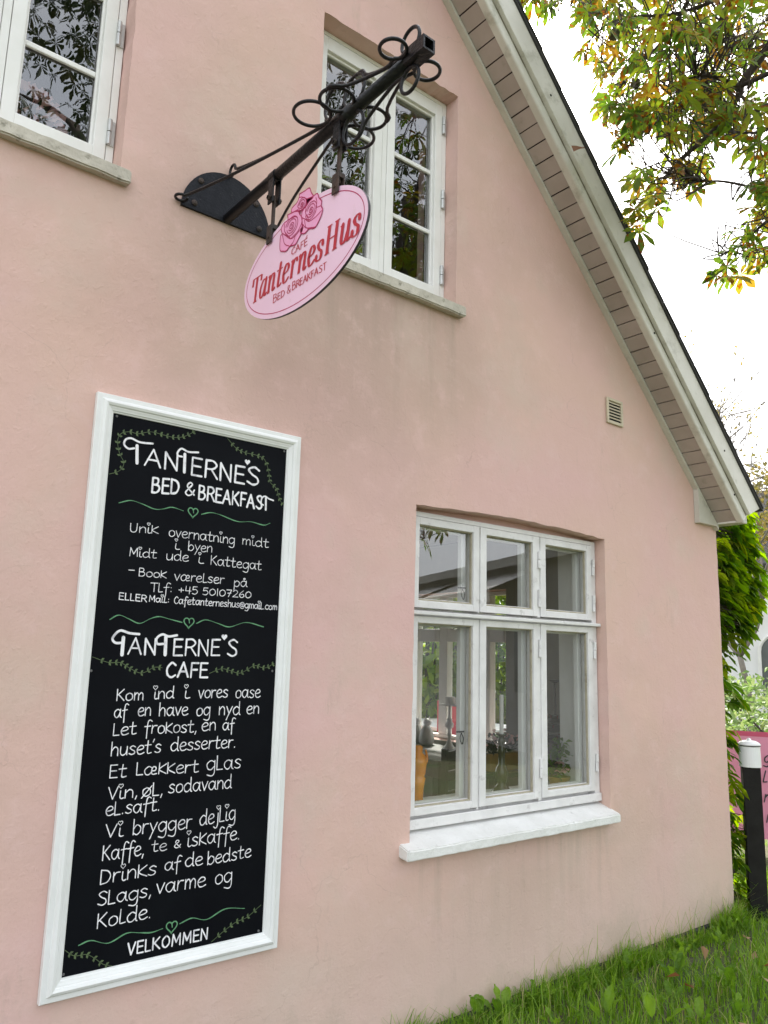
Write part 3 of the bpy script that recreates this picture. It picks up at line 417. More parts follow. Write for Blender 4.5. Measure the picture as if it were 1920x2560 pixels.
b = MB(); b.box(-4.085, .5, 5.0, 5.28, -0.1, 2.345); b.box(4.3, SX-.3, 5.0, 5.28, -.1, 2.345); b.box(.5, 4.3, 5.0, 5.28, -.1, .65); b.box(.5, 4.3, 5.0, 5.28, 2.2, 2.345); b.prism([(-4.085, 2.345), (SX, 2.345), (AX, 6.83)], 'y', 5.0, 5.28); b.build('back_wall', M['wall'], HOUSE)  # unseen rear opening, added to brighten the room
b = MB(); b.box(-4.085, -3.8, 0.30, 5.0, -0.1, 2.345); b.build('far_side_wall', M['wall'], HOUSE)

def slope(s0, s1, y0, y1, xe0, xe1, mb, apex=True):
    """board along the right and left roof slope between x+z = s0 and s1; lower end runs from (xe0) on s0 to (xe1) on s1"""
    A0 = (AX, s0-AX); A1 = (AX, s1-AX)
    mb.prism([A0, (xe0, s0-xe0), (xe1, s1-xe1), A1], 'y', y0, y1)
    mb.prism([A1, (2*AX-xe1, s1-xe1), (2*AX-xe0, s0-xe0), A0], 'y', y0, y1)
b = MB(); slope(7.208, 7.234, -0.035, -0.001, 4.86, 4.86, b); b.build('verge_batten', M['verge'], HOUSE)
# soffit boards across the overhang: one board every 94 mm
b = MB(); u = 1/math.sqrt(2); bw = 0.0935
for side in (1, -1):
    k = 0; x = 4.842
    while x > AX + 0.02:
        x1 = x - bw*u; g = 0.0032; dz = 0.0025*noise.noise(Vector((k*3.3, 1, 1)))
        P = [(x-g*u, SUMW-x+g*u), (x1+g*u, SUMW-x1-g*u)]
        P = [(P[0][0], P[0][1]+dz), (P[1][0], P[1][1]+dz), (P[1][0]+0.010, P[1][1]+0.010+dz), (P[0][0]+0.010, P[0][1]+0.010+dz)]
        if side < 0: P = [(2*AX-a, c) for a, c in reversed(P)]
        b.prism(P, 'y', -0.163, -0.0352); x = x1; k += 1
b.build('soffit', M['soffit'], HOUSE)
b = MB(); slope(SUMW+0.022, SUMW+0.034, -0.163, -0.001, 4.86, 4.86, b); b.build('soffit_backing', M['gap'], HOUSE)
b = MB(); b.box(4.842, 4.850, -0.162, -0.036, 2.384, 2.402, 0.002); b.build('soffit_end_strip', M['vergeb'], HOUSE)
def barge(name, s0, s1, y0, y1, xa, xb, mat, rnd):
    bm = bmesh.new()
    for sg in (1, -1):
        pts = [(AX, s0-AX), (xa, s0-xa), (xb, s1-xb), (AX, s1-AX)]
        if sg < 0: pts = [(2*AX-x, z) for x, z in pts]
        f = [bm.verts.new((x, y0, z)) for x, z in pts]; k = [bm.verts.new((x, y1, z)) for x, z in pts]
        bm.faces.new(f); bm.faces.new(k[::-1])
        for i in range(4): bm.faces.new((f[i], k[i], k[(i+1) % 4], f[(i+1) % 4]))
    bmesh.ops.recalc_face_normals(bm, faces=bm.faces)
    ed = [e for e in bm.edges if all(abs(v.co.y-y0) < 1e-5 for v in e.verts) and all(abs(v.co.x-AX) > 0.001 for v in e.verts) or (all(abs(v.co.y-y0) < 1e-5 for v in e.verts) and abs(e.verts[0].co.x-e.verts[1].co.x) > 1)]
    bmesh.ops.bevel(bm, geom=ed, offset=rnd, segments=4, affect='EDGES', profile=0.5)
    mb = MB(); mb.bm(bm); return mb.build(name, mat, HOUSE)
barge('lower_bargeboard', SUMW-0.004, 7.372, -0.208, -0.164, 4.850, 4.925, M['vergeb'], 0.010)
barge('upper_bargeboard', 7.318, 7.508, -0.233, -0.2085, 4.885, 5.020, M['vergeb'], 0.004)
b = MB()
for y0, y1, s0, s1, xa in ((-0.243, 5.4, 7.5085, 7.528, 5.022),):
    slope(s0, s1, y0, y1, xa, xa+0.03, b)
for sg in (1, -1):                                       # overlapping slate edges along the verge
    k = 0; x = 5.04
    while x > AX:
        x1 = x - 0.155; dz = 0.010*random.random(); s0 = 7.5285; q = [(x, s0-x), (x1, s0-x1), (x1, s0-x1+0.004+dz*.3), (x, s0-x+0.012+dz*.6)]
        if sg < 0: q = [(2*AX-a, c) for a, c in reversed(q)]
        b.prism(q, 'y', -0.246-0.005*random.random(), 5.38); x = x1
b.build('roof', M['tile'], HOUSE)
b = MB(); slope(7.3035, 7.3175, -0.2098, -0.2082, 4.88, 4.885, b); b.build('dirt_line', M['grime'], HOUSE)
b = MB(); b.box(4.895, 5.00, -0.155, 5.3, 2.395, 2.49, 0.004); b.build('eaves_box', M['vergeb'], HOUSE)
b = MB(); b.prism([(4.622, 2.372), (4.840, 2.372), (4.622, 2.590)], 'y', -0.036, -0.002); b.build('kneeler_block', M['verge'], HOUSE)
for px_, sv, y in ((4.745, 7.29, -.2105), (3.90, 7.285, -.2105), (4.60, 7.40, -.2355), (2.95, 7.395, -.2355)):
    b = MB(); b.tube([(px_, y+.003, sv-px_), (px_, y, sv-px_)], .0065, 8); b.build('nail_hole', M['black'], HOUSE)
# wall vent
V = empty('wall_vent', (3.778, 0, 2.922)); V.parent = HOUSE
b = MB()
for a in ((3.701, 3.718, -0.014, -0.001, 2.845, 3.0), (3.838, 3.855, -0.014, -0.001, 2.845, 3.0), (3.7185, 3.8375, -0.014, -0.001, 2.983, 3.0), (3.7185, 3.8375, -0.014, -0.001, 2.845, 2.864)): b.box(*a, 0.003)
put(b.build('vent_frame', M['cream']), V)
b = MB()
for k in range(6):
    z = 2.875 + k*0.0185; b.add([(3.7185, -0.012, z), (3.8375, -0.012, z), (3.8375, -0.012, z+0.004), (3.7185, -0.012, z+0.004), (3.7185, -0.003, z+0.010), (3.8375, -0.003, z+0.010), (3.8375, -0.003, z+0.014), (3.7185, -0.003, z+0.014)], [(0,1,2,3), (3,2,6,7), (4,5,1,0), (7,6,5,4)])
put(b.build('slat', M['cream']), V)
b = MB(); b.box(3.712, 3.844, -0.0022, -0.0008, 2.856, 2.99); put(b.build('vent_hollow', M['black']), V)

def rect_frame(b, x0, x1, z0, z1, y0, y1, wl, wr, wt, wb, bev=0.003):
    b.box(x0, x0+wl, y0, y1, z0, z1, bev); b.box(x1-wr, x1, y0, y1, z0, z1, bev)
    b.box(x0+wl-.001, x1-wr+.001, y0+.0008, y1, z1-wt, z1, bev); b.box(x0+wl-.001, x1-wr+.001, y0+.0008, y1, z0, z0+wb, bev)
def hinge(x, y, z, h, win, mt):
    b = MB(); b.tube([(x, y, z-h/2), (x, y, z-.002)], 0.0085, 10); b.tube([(x, y, z+.002), (x, y, z+h/2)], 0.0085, 10); b.box(x-.004, x+.022, y+.004, y+.012, z-h/2, z+h/2, .001)
    put(b.build('hinge', mt, smooth=False), win)

# two upper casement windows (the right one is a copy with its own meshes shared)
def upper_window():
    W = empty('window', (2.0755, 0.09, 3.2))
    F = 0.085; x0, x1 = 1.660, 2.491
    b = MB(); b.box(x0, 1.688, F, .17, 3.205, 4.338, .002); b.box(2.463, x1, F, .17, 3.205, 4.338, .002); b.box(1.6885, 2.4625, F, .17, 4.318, 4.338, .002); b.box(1.6885, 2.4625, F, .17, 3.205, 3.246, .002)
    b.box(2.0735, 2.1015, F+.001, .17, 3.2465, 4.3175, .002); put(b.build('frame', M['white']), W)
    for a, c, hs in ((1.690, 2.0715, -1), (2.1035, 2.461, 1)):
        b = MB(); rect_frame(b, a, c, 3.250, 4.315, F-.002, F+.06, .046, .046, .068, .046, .003)
        rect_frame(b, a+.0455, c-.0455, 3.2955, 4.2475, F+.014, F+.03, .010, .010, .012, .010, .003); put(b.build('sash', M['white']), W)
        b = MB(); b.add([(a+.05, F+.034, 3.30), (c-.05, F+.034, 3.30), (c-.05, F+.034, 4.245), (a+.05, F+.034, 4.245)], [(0, 1, 2, 3)]); put(b.build('pane', M['glassup']), W)
        for z in (3.592, 3.922):
            b = MB(); b.box(a+.055, c-.055, F+.020, F+.033, z-.011, z+.011, .004); put(b.build('glazing_bar', M['white']), W)
        b = MB(); b.box(a+.048, c-.048, F+.050, F+.058, 3.297, 3.31); b.box(a+.048, a+.062, F+.050, F+.058, 3.31, 4.25); b.box(c-.062, c-.048, F+.050, F+.058, 3.31, 4.25); put(b.build('spacer', M['black']), W)
    for z in (3.367, 3.783, 4.203): hinge(2.4655, F-.009, z, .10, W, M['steel']); hinge(1.684, F-.009, z, .10, W, M['steel'])
    b = MB(); b.prism([(-.047, 3.120), (-.047, 3.172), (0.12, 3.204), (0.12, 3.165), (0.0, 3.125)], 'x', 1.625, 2.523)
    o = put(b.build('sill', M['stone']), W); bvl(o, .006); rough_up(o, .012)
    return W
def bvl(o, w):
    me = o.data; bm = bmesh.new(); bm.from_mesh(me); bmesh.ops.recalc_face_normals(bm, faces=bm.faces); bmesh.ops.bevel(bm, geom=bm.edges[:], offset=w, segments=2, affect='EDGES'); bm.to_mesh(me); bm.free()
def rough_up(o, cell, amp=0.003):
    me = o.data; bm = bmesh.new(); bm.from_mesh(me)
    xs = [v.co.x for v in bm.verts]; a, c = min(xs), max(xs); k = int((c-a)/0.03)
    for i in range(1, k): bmesh.ops.bisect_plane(bm, geom=bm.verts[:]+bm.edges[:]+bm.faces[:], plane_co=(a+(c-a)*i/k, 0, 0), plane_no=(1, 0, 0))
    for v in bm.verts:
        q = v.co*22; v.co += Vector((0, noise.noise(q), noise.noise(q+Vector((9, 3, 1)))))*amp
    bm.to_mesh(me); bm.free()
def copy_tree(o, parent, off):
    c = o.copy(); COL.objects.link(c); c.parent = parent; c.matrix_parent_inverse = o.matrix_parent_inverse.copy()
    if off: c.location = Vector(o.location) + Vector(off); 
    for ch in o.children: copy_tree(ch, c, None)
    return c
UW = upper_window(); UW.parent = HOUSE; UW['label'] = 'white casement window behind the hanging oval sign'
UW2 = copy_tree(UW, HOUSE, (-1.670, 0.008, 0)); UW2['label'] = 'white casement window cut by the upper left edge'

# lower six-pane window
LW = empty('window', (2.96, 0.06, 0.72), None); LW.parent = HOUSE; LW['label'] = 'weathered white six-pane kitchen window'
F = .062; OW = M['oldwhite']
b = MB(); b.box(2.268, 2.292, F, .16, .775, 2.1465, .003); b.box(3.613, 3.655, F, .16, .775, 2.1465, .003); b.box(2.2925, 3.6125, F, .16, 2.123, 2.1465, .003); b.box(2.2925, 3.6125, F+.04, .16, .775, .802, .003)
b.box(2.2925, 3.6125, F+.04, .16, 1.6725, 1.704, .002)
for a, c in ((2.721, 2.732), (3.157, 3.179)): b.box(a, c, F, .16, .8005, 1.672, .002); b.box(a, c, F, .16, 1.7005, 2.1225, .002)
b.box(2.268, 3.655, F-.012, F-.0005, .758, .7985, .003)
put(b.build('frame', OW), LW)
b = MB(); b.box(2.264, 3.658, .10, .155, 2.1475, 2.21); put(b.build('lintel_filler', M['wall']), LW)
b = MB(); b.box(2.272, 3.652, .030, F-.0005, 1.6735, 1.6905, .003); put(b.build('transom_moulding', OW), LW)
cols = [(2.2945, 2.7195, 2.336, 2.685), (2.7335, 3.1555, 2.776, 3.121), (3.1805, 3.6115, 3.222, 3.571)]
for gx, (a, c, g0, g1) in enumerate(cols):
    for z0, z1, h0, h1 in ((1.706, 2.121, 1.7375, 2.0865), (.812, 1.669, .8415, 1.6375)):
        tilt = 0
        b = MB(); rect_frame(b, a, c, z0, z1, F-.006, F+.042, g0-a, c-g1, z1-h1, h0-z0, .003)
        b.add([(g0, F+.004, h0), (g1, F+.004, h0), (g1, F+.022, h0+.012), (g0, F+.022, h0+.012)], [(0, 1, 2, 3)])
        put(b.build('sash', OW), LW)
        b = MB(); rect_frame(b, g0-.001, g1+.001, h0-.001, h1+.001, F+.006, F+.020, .006, .006, .006, .010, .002); put(b.build('putty', M['putty'] if 'putty' in M else M['stone']), LW)
        b = MB(); b.add([(g0-.004, F+.024, h0-.004), (g1+.004, F+.024, h0-.004), (g1+.004, F+.024, h1+.004), (g0-.004, F+.024, h1+.004)], [(0, 1, 2, 3)]); put(b.build('pane', M['glass']), LW)
        b = MB(); rect_frame(b, a+.012, c-.012, z0+.012, z1-.012, F+.060, F+.088, .034, .040, .030, .030, .003); put(b.build('inner_sash', M['white']), LW)
        b = MB(); hz = (z0+z1)/2; b.tube(crom([(g1-.018, F+.050, hz+.0-.10), (g1-.030, F+.046, hz-.125), (g1-.018, F+.044, hz-.15), (g1-.008, F+.046, hz-.125), (g1-.018, F+.050, hz-.10)]), .0022, 6); b.tube([(g1-.05, F+.048, hz-.094), (g1-.004, F+.048, hz-.094)], .004, 6)
        if gx == 0: put(b.build('catch', M['black']), LW)
for x, zs in ((3.165, (2.00, 1.80, 1.545, .955)), (3.622, (2.00, 1.80, 1.545, .955)), (2.288, (1.50, .93))):
    for z in zs:
        b = MB(); b.tube([(x, F-.010, z-.045), (x, F-.010, z-.002)], .0085, 10); b.tube([(x+.003, F-.010, z+.002), (x+.003, F-.010, z+.045)], .0085, 10); b.box(x-.004, x+.016, F-.007, F+.001, z-.043, z+.043, .001); put(b.build('hinge', OW), LW)
b = MB(); b.prism([(-.055, .665), (-.055, .706), (.10, .757), (.10, .69), (0.0, .672)], 'x', 2.205, 3.672)
o = put(b.build('sill', M['sillwhite']), LW); bvl(o, .005); rough_up(o, .02, .0025)
b = MB(); b.box(2.264, 2.275, .162, .31, .81, 2.15); b.box(3.638, 3.658, .162, .31, .81, 2.15); b.box(2.276, 3.637, .162, .31, 2.14, 2.152); put(b.build('inner_lining', M['white']), LW)
b = MB(); b.box(2.262, 3.66, .165, .40, .775, .808, .004); put(b.build('window_board', M['white']), LW)

# garden windows in the side wall
GW = empty('window', (4.74, 2.3, 0.8)); GW.parent = HOUSE; GW['label'] = 'garden window across the room'
b = MB()
for y0, y1 in ((1.582, 1.63), (1.88, 1.99), (2.383, 2.483), (2.775, 2.86), (3.0, 3.048)): b.box(4.72, 4.79, y0, y1, .83, 1.99, .004)
b.box(4.718, 4.80, 1.582, 3.048, .802, .8295, .004); b.box(4.718, 4.80, 1.582, 3.048, 1.9905, 2.018, .004)
for y0, y1 in ((1.6305, 1.8795), (1.9905, 2.3825), (2.4835, 2.7745), (2.8605, 2.9995)): b.box(4.7195, 4.79, y0, y1, 1.610, 1.72, .004)
put(b.build('frame', M['white']), GW)
b = MB(); b.add([(4.76, 1.6, .82), (4.76, 3.03, .82), (4.76, 3.03, 2.0), (4.76, 1.6, 2.0)], [(0, 1, 2, 3)]); put(b.build('pane', M['glassback']), GW)

# ---------------------------------------------------------------- hand lettering
CAP = 1.5
G = {
'a': (.95, ['.75 .82 .45 1 .1 .75 .08 .3 .35 0 .62 .22 .78 .75', '.8 1 .79 .2 .95 0']), 'b': (.85, ['.08 1.6 .08 .02', '.08 .6 .4 1 .75 .75 .74 .3 .42 0 .08 .2']),
'c': (.8, ['.75 .85 .4 1 .05 .6 .15 .15 .5 0 .8 .15']), 'd': (.95, ['.76 .82 .42 1 .06 .6 .15 .1 .45 0 .76 .3', '.8 1.65 .8 .2 .92 0']),
'e': (.82, ['.08 .48 .5 .55 .72 .72 .62 .97 .32 .97 .06 .55 .2 .06 .5 0 .8 .15']), 'f': (.7, ['.8 1.5 .55 1.66 .36 1.4 .3 .6 .28 -.6', '.02 .85 .66 .92']),
'g': (.92, ['.76 .85 .42 1 .06 .65 .15 .15 .45 .02 .76 .35', '.8 1 .8 -.3 .55 -.65 .1 -.52']), 'h': (.85, ['.08 1.6 .08 0', '.08 .55 .4 1 .7 .78 .73 0']),
'i': (.42, ['.12 .95 .1 .2 .22 0 .4 .06'], (.12, 1.56)), 'j': (.5, ['.34 .95 .34 -.3 .12 -.62 -.12 -.45'], (.34, 1.56)), 'k': (.8, ['.08 1.35 .06 0', '.75 1.2 .12 .55 .78 0']),
'l': (.62, ['.1 1.5 .08 .15 .2 0 .55 .05']), 'm': (1.1, ['.08 1 .08 0', '.08 .6 .3 .98 .5 .75 .52 0', '.52 .6 .76 .98 .98 .75 1.0 0']),
'n': (.82, ['.08 1 .08 0', '.08 .6 .4 1 .68 .78 .72 0']), 'o': (.85, ['.42 1 .1 .72 .12 .18 .42 0 .76 .28 .72 .8 .42 1']), 'p': (.85, ['.1 1 .08 -.65', '.08 .6 .4 1 .75 .7 .66 .15 .36 0 .08 .22']),
'r': (.65, ['.1 1 .08 0', '.08 .55 .28 .92 .6 .95']), 's': (.75, ['.66 .85 .4 1 .12 .8 .3 .56 .6 .36 .58 .1 .3 0 .05 .12']), 't': (.75, ['.32 1.5 .28 .2 .42 0 .7 .08', '0 .98 .66 1.02']),
'u': (.88, ['.08 1 .1 .25 .34 0 .64 .2 .74 .6', '.76 1 .76 0']), 'v': (.75, ['.03 1 .35 0', '.35 0 .7 1.02']), 'y': (.82, ['.08 1 .4 .15', '.78 1 .4 .1 .1 -.65']),
'æ': (1.25, ['.72 .82 .42 1 .06 .6 .15 .1 .42 0 .68 .3 .74 .8', '.7 .45 1.05 .5 1.1 .85 .85 .95 .7 .5 .8 .05 1.2 .1']), 'ø': (.9, ['.42 1 .1 .72 .12 .18 .42 0 .76 .28 .72 .8 .42 1', '-.02 -.2 .88 1.2']),
'å': (.95, ['.75 .82 .45 1 .1 .75 .08 .3 .35 0 .62 .22 .78 .75', '.8 1 .79 .2 .95 0', '.5 1.2 .38 1.35 .5 1.48 .62 1.35 .5 1.2']),
'A': (.95, ['0 0 .45 1.5', '.45 1.5 .9 0', '.15 .55 .75 .55']), 'N': (.85, ['.05 0 .05 1.5', '.05 1.5 .75 0', '.75 0 .75 1.5']), 'E': (.75, ['.05 1.5 .05 0', '.05 1.5 .65 1.5', '.05 .8 .6 .8', '.05 0 .7 0']),
'R': (.85, ['.05 0 .05 1.5', '.05 1.48 .5 1.5 .75 1.15 .5 .8 .05 .75', '.4 .78 .85 0']), 'S': (.82, ['.75 1.28 .45 1.5 .1 1.25 .3 .88 .65 .6 .7 .2 .4 0 .04 .2']), 'B': (.85, ['.05 0 .05 1.5', '.05 1.5 .5 1.46 .6 1.15 .45 .85 .05 .8', '.05 .8 .58 .75 .75 .4 .5 .03 .05 0']),
'D': (.9, ['.05 0 .05 1.5', '.05 1.5 .58 1.3 .8 .75 .58 .15 .05 0']), 'F': (.7, ['.05 1.5 .05 0', '.05 1.5 .65 1.5', '.05 .8 .55 .8']), 'K': (.88, ['.05 1.5 .05 0', '.75 1.5 .08 .7', '.2 .82 .82 0']), 'U': (.9, ['.05 1.5 .1 .3 .4 0 .7 .3 .75 1.5']),
'M': (1.05, ['.05 0 .1 1.5', '.1 1.5 .5 .4', '.5 .4 .9 1.5', '.9 1.5 .95 0']), 'L': (.68, ['.05 1.5 .05 0', '.05 0 .6 .02']), 'V': (.85, ['.02 1.5 .4 0', '.4 0 .8 1.5']), 'C': (.85, ['.78 1.25 .45 1.5 .08 .95 .12 .3 .45 0 .8 .22']), 'O': (.95, ['.45 1.5 .08 1.0 .12 .3 .45 0 .82 .45 .78 1.15 .45 1.5']),
'T': (.85, ['.42 1.5 .42 0', '0 1.5 .85 1.5']), '0': (.85, ['.42 1.3 .08 .9 .12 .2 .42 0 .76 .4 .72 1.0 .42 1.3']), '1': (.35, ['.15 1.4 .15 0']), '2': (.8, ['.08 1.1 .4 1.4 .68 1.0 .4 .45 .05 0', '.05 0 .75 .02']), '4': (.8, ['.12 1.4 .08 .55', '.08 .55 .75 .55', '.58 1.3 .56 0']), '5': (.8, ['.68 1.4 .18 1.38', '.18 1.38 .12 .8', '.12 .8 .5 .88 .72 .45 .45 .02 .08 .1']),
'6': (.8, ['.6 1.4 .2 .85 .08 .35 .38 0 .7 .3 .55 .68 .14 .5']), '7': (.75, ['.05 1.35 .68 1.38', '.68 1.38 .3 0', '.2 .7 .62 .74']), '+': (.75, ['.05 .6 .65 .6', '.35 .95 .35 .25']), '-': (.75, ['.05 .55 .65 .58']), ':': (.4, ['.15 .8 .15 .86', '.15 .15 .15 .21']), '.': (.35, ['.12 .02 .12 .08']), ',': (.4, ['.18 .12 .08 -.28']),
"'": (.22, ['.02 1.3 .12 1.62']), '&': (.85, ['.8 0 .3 .8 .2 1.2 .42 1.45 .6 1.2 .3 .75 .08 .35 .3 0 .6 .1 .8 .55']), '@': (1.1, ['.72 .72 .45 .85 .28 .5 .45 .2 .7 .4 .74 .8', '.74 .8 .75 .25 1.0 .3 1.0 .9 .55 1.2 .08 .8 .08 .15 .5 -.2 .95 -.05'])}
BYX = -.0128
ink = Ink(lambda u, v, l: (u, BYX - l, v))
def heart(ik, x, z, r, w, fillit=False):
    P = [(x + r*0.95*math.sin(a)**3, z + r*(13*math.cos(a)-5*math.cos(2*a)-2*math.cos(3*a)-math.cos(4*a))/16) for a in [2*math.pi*k/16 for k in range(17)]]
    if fillit: ik.fill(P[:-1])
    else: ik.stroke(P, w)
def word(s, x0, z0, x1, z1, h, caps):
    nat = sum(G[c][0] for c in s) - (.22 if caps else .14); sx = (x1-x0)/nat; sy = h/CAP if caps else h; x = 0
    w = h*.125 if caps else (.0037 if h > .0235 else .0028)
    if s in ('ELLER', 'VELKOMMEN'): w = h*.15
    if s == 'BED' or s.startswith('BREAK') or s == 'CAFE': w = h*.15
    for c in s:
        g = G[c]; jz = .03*math.sin(x*37+ord(c)); jr = .02*math.sin(x*11)
        kx = .84 if caps else .93
        def T(px, pz): return (x0+(x+px*kx)*sx + jr*pz*sy, z0 + (z1-z0)*(x+px)/nat + (pz+jz)*sy)
        for q in g[1]:
            v = [float(k) for k in q.split()]; P = [T(v[i], v[i+1]) for i in range(0, len(v), 2)]; ink.stroke(P, lambda i, Q, w=w, k=x: w*(.92+.34*noise.noise(Vector((Q[i].x*90, Q[i].y*90, k)))))
        if len(g) > 2: heart(ink, *T(*g[2]), (.0078 if h > .022 else .0055), .0020)
        x += g[0]
for a in WORDS: word(*a)
for wd, P in SWASH: ink.stroke(P, wd)
for x, z in HEARTSW: heart(ink, x, z, .012, 0, True)
MBD = empty('menu_board', (1.224, 0, .444), 'tall blackboard menu in a white moulded frame, hand lettered', 'menu board')
b = MB(); b.box(.862, 1.568, -.012, -.001, .500, 2.292); put(b.build('board_panel', M['board']), MBD)
# moulded frame: mitred profile swept round the board
prof = [(0, -.001), (0, -.020), (.003, -.0235), (.017, -.0235), (.019, -.026), (.022, -.031), (.030, -.0345), (.038, -.031), (.041, -.026), (.044, -.0255), (.050, -.0225), (.054, -.0215), (.057, -.017), (.060, -.0165), (.061, -.0125)]
cor = [(.812, .450, 1, 1), (1.626, .450, -1, 1), (1.626, 2.342, -1, -1), (.812, 2.342, 1, -1)]
b = MB(); vs = []; k = len(prof)
for x, z, ax, az in cor: vs += [(x+ax*d, y, z+az*d) for d, y in prof]
b.add(vs, [(c*k+i, ((c+1) % 4)*k+i, ((c+1) % 4)*k+i+1, c*k+i+1) for c in range(4) for i in range(k-1)])
fr = put(b.build('board_frame', M['frame']), MBD)
put(ink.b.build('lettering', M['chalkw']), MBD)
def fresh(): return Ink(lambda u, v, l: (u, BYX - l, v))
for wd, P in GREENW:
    green = fresh(); green.stroke(P, lambda i, Q, wd=wd: wd*(.75+.35*math.sin(i*.5))); put(green.b.build('wave_line', M['chalkg']), MBD)
for x, z in HEARTSG:
    green = fresh(); heart(green, x, z, .020, .0038); green.stroke([(x, z+.012), (x+.002, z-.002)], .003); put(green.b.build('heart', M['chalkg']), MBD)
for wd, P in VINES:
    olive = fresh()
    Q = crom([Vector(p) for p in P], 4); olive.stroke(P, .0018); L = 0
    for i in range(1, len(Q)-1):
        L += (Q[i]-Q[i-1]).length
        if L > .018:
            L = 0; d = (Q[i+1]-Q[i]).normalized(); nn = Vector((-d.y, d.x))
            for sg in (1, -1):
                e = Q[i] + d*.009 + nn*.010*sg; m_ = (Q[i]+e)/2; q = Vector((-(e-Q[i]).y, (e-Q[i]).x))*.28
                olive.fill([Q[i], m_+q, e, m_-q], smooth=False)
    put(olive.b.build('vine_drawing', M['chalko']), MBD)
for x, z in SCREWS:
    b = MB(); b.tube([(x, -.0118, z), (x, -.0140, z)], [.0045, .0035], 10); put(b.build('screw', M['screw']), MBD)

# ---------------------------------------------------------------- wrought iron bracket
BX, BZ = 1.245, 3.152
BR = empty('sign_bracket', (BX, 0, BZ), 'black wrought iron wall bracket with looped scrollwork and half-round plate', 'bracket')
def radial(th, r, t): return (BX + r*math.cos(th), -t, BZ + r*math.sin(th))
b = MB(); P = [(BX + .190*math.cos(a), 3.136 + .200*math.sin(a)) for a in [math.pi*k/28 for k in range(29)]]; b.prism(P, 'y', -.012, -.001); put(b.build('wall_plate', M['plate']), BR)
for x, z in ((1.125, 3.262), (1.365, 3.262), (1.105, 3.162), (1.385, 3.162)):
    b = MB(); b.tube([(x, -.0118, z), (x, -.016, z), (x, -.021, z)], [.012, .012, .006], 8); put(b.build('bolt', M['rust']), BR)
b = MB()
b.tube([(BX, -.010, BZ), (BX, -1.15, BZ)], .0192, 16)
pole = put(b.build('pole', M['iron'], smooth=True), BR)
b = MB(); a = .0215
for x0, x1, z0, z1 in ((-a, -a+.006, -a, a), (a-.006, a, -a, a), (-a+.006, a-.006, a-.006, a), (-a+.006, a-.006, -a, -a+.006)): b.box(BX+x0, BX+x1, -1.185, -1.10, BZ+z0, BZ+z1)
put(b.build('end_socket', M['iron']), BR)
TM, TT = .775, 1.15
def circ(rc, tc, rad, a0, a1, n=14): return [(rc + rad*math.sin(a), tc + rad*math.cos(a)) for a in [a0+(a1-a0)*k/n for k in range(n+1)]]
for th in (math.pi, math.pi/2, 0.0):
    hook = circ(.200, .030, .022, R(20), R(300), 10)[::-1]
    path = [(r, t) for r, t in hook] + [(.185, .075), (.12, .30), (.055, .58), (.030, .70)] + circ(.086, .735, .058, R(-95), R(275), 20)
    b = MB(); b.tube(crom([radial(th, r, t) for r, t in path], 3), .0055, 8); put(b.build('rear_scroll', M['iron'], smooth=True), BR)
for th in (math.pi, math.pi/2, 0.0, -math.pi/2):
    tip = circ(.063, TT-.045, .038, R(220), R(-140), 16)
    path = [(r, t) for r, t in tip] + [(.034, TT-.12), (.075, TT-.24), (.108, TM+.105)] + circ(.064, TM+.062, .052, R(70), R(-290), 18)
    b = MB(); b.tube(crom([radial(th, r, t) for r, t in path], 3), .0055, 8); put(b.build('front_scroll', M['iron'], smooth=True), BR)
b = MB(); b.tube([(BX, -TM+.03, BZ), (BX, -TM-.05, BZ)], .0225, 12); put(b.build('collar', M['iron'], smooth=True), BR)
def hanger(t):
    H = empty('hanger', (BX, -t, BZ)); put(H, BR); H.location = (BX, -t, BZ)
    b = MB()
    for sx in (-.017, .011): b.box(BX+sx, BX+sx+.006, -t-.017, -t+.017, 3.045, 3.140, .0015)
    b.tube([(BX, -t-.018, BZ), (BX, -t+.018, BZ)], .0222, 16)
    put2(b.build('clamp', M['iron']), H)
    b = MB(); b.tube([(BX-.026, -t, 3.065), (BX+.026, -t, 3.065)], .006, 8); b.tube([(BX-.026, -t, 3.065), (BX-.018, -t, 3.065)], .010, 6); b.tube([(BX+.018, -t, 3.065), (BX+.026, -t, 3.065)], .010, 6); put2(b.build('bolt', M['rust']), H)
    b = MB(); b.box(BX-.004, BX+.004, -t-.008, -t+.008, 2.93, 3.078, .0015); put2(b.build('hanging_strap', M['rust']), H)
    b = MB()
    for sx in (-.0135, .0085): b.box(BX+sx, BX+sx+.005, -t-.017, -t+.017, 2.893, 2.962, .0015)
    b.box(BX-.0084, BX+.0084, -t-.017, -t+.017, 2.945, 2.962, .001); b.tube([(BX-.018, -t, 2.915), (BX+.018, -t, 2.915)], .005, 8)
    put2(b.build('clip', M['rust']), H)
def put2(o, H): o.parent = H; o.matrix_parent_inverse = Matrix.Translation(-Vector(H.location)); return o
for t_ in (.372, .770): hanger(t_)
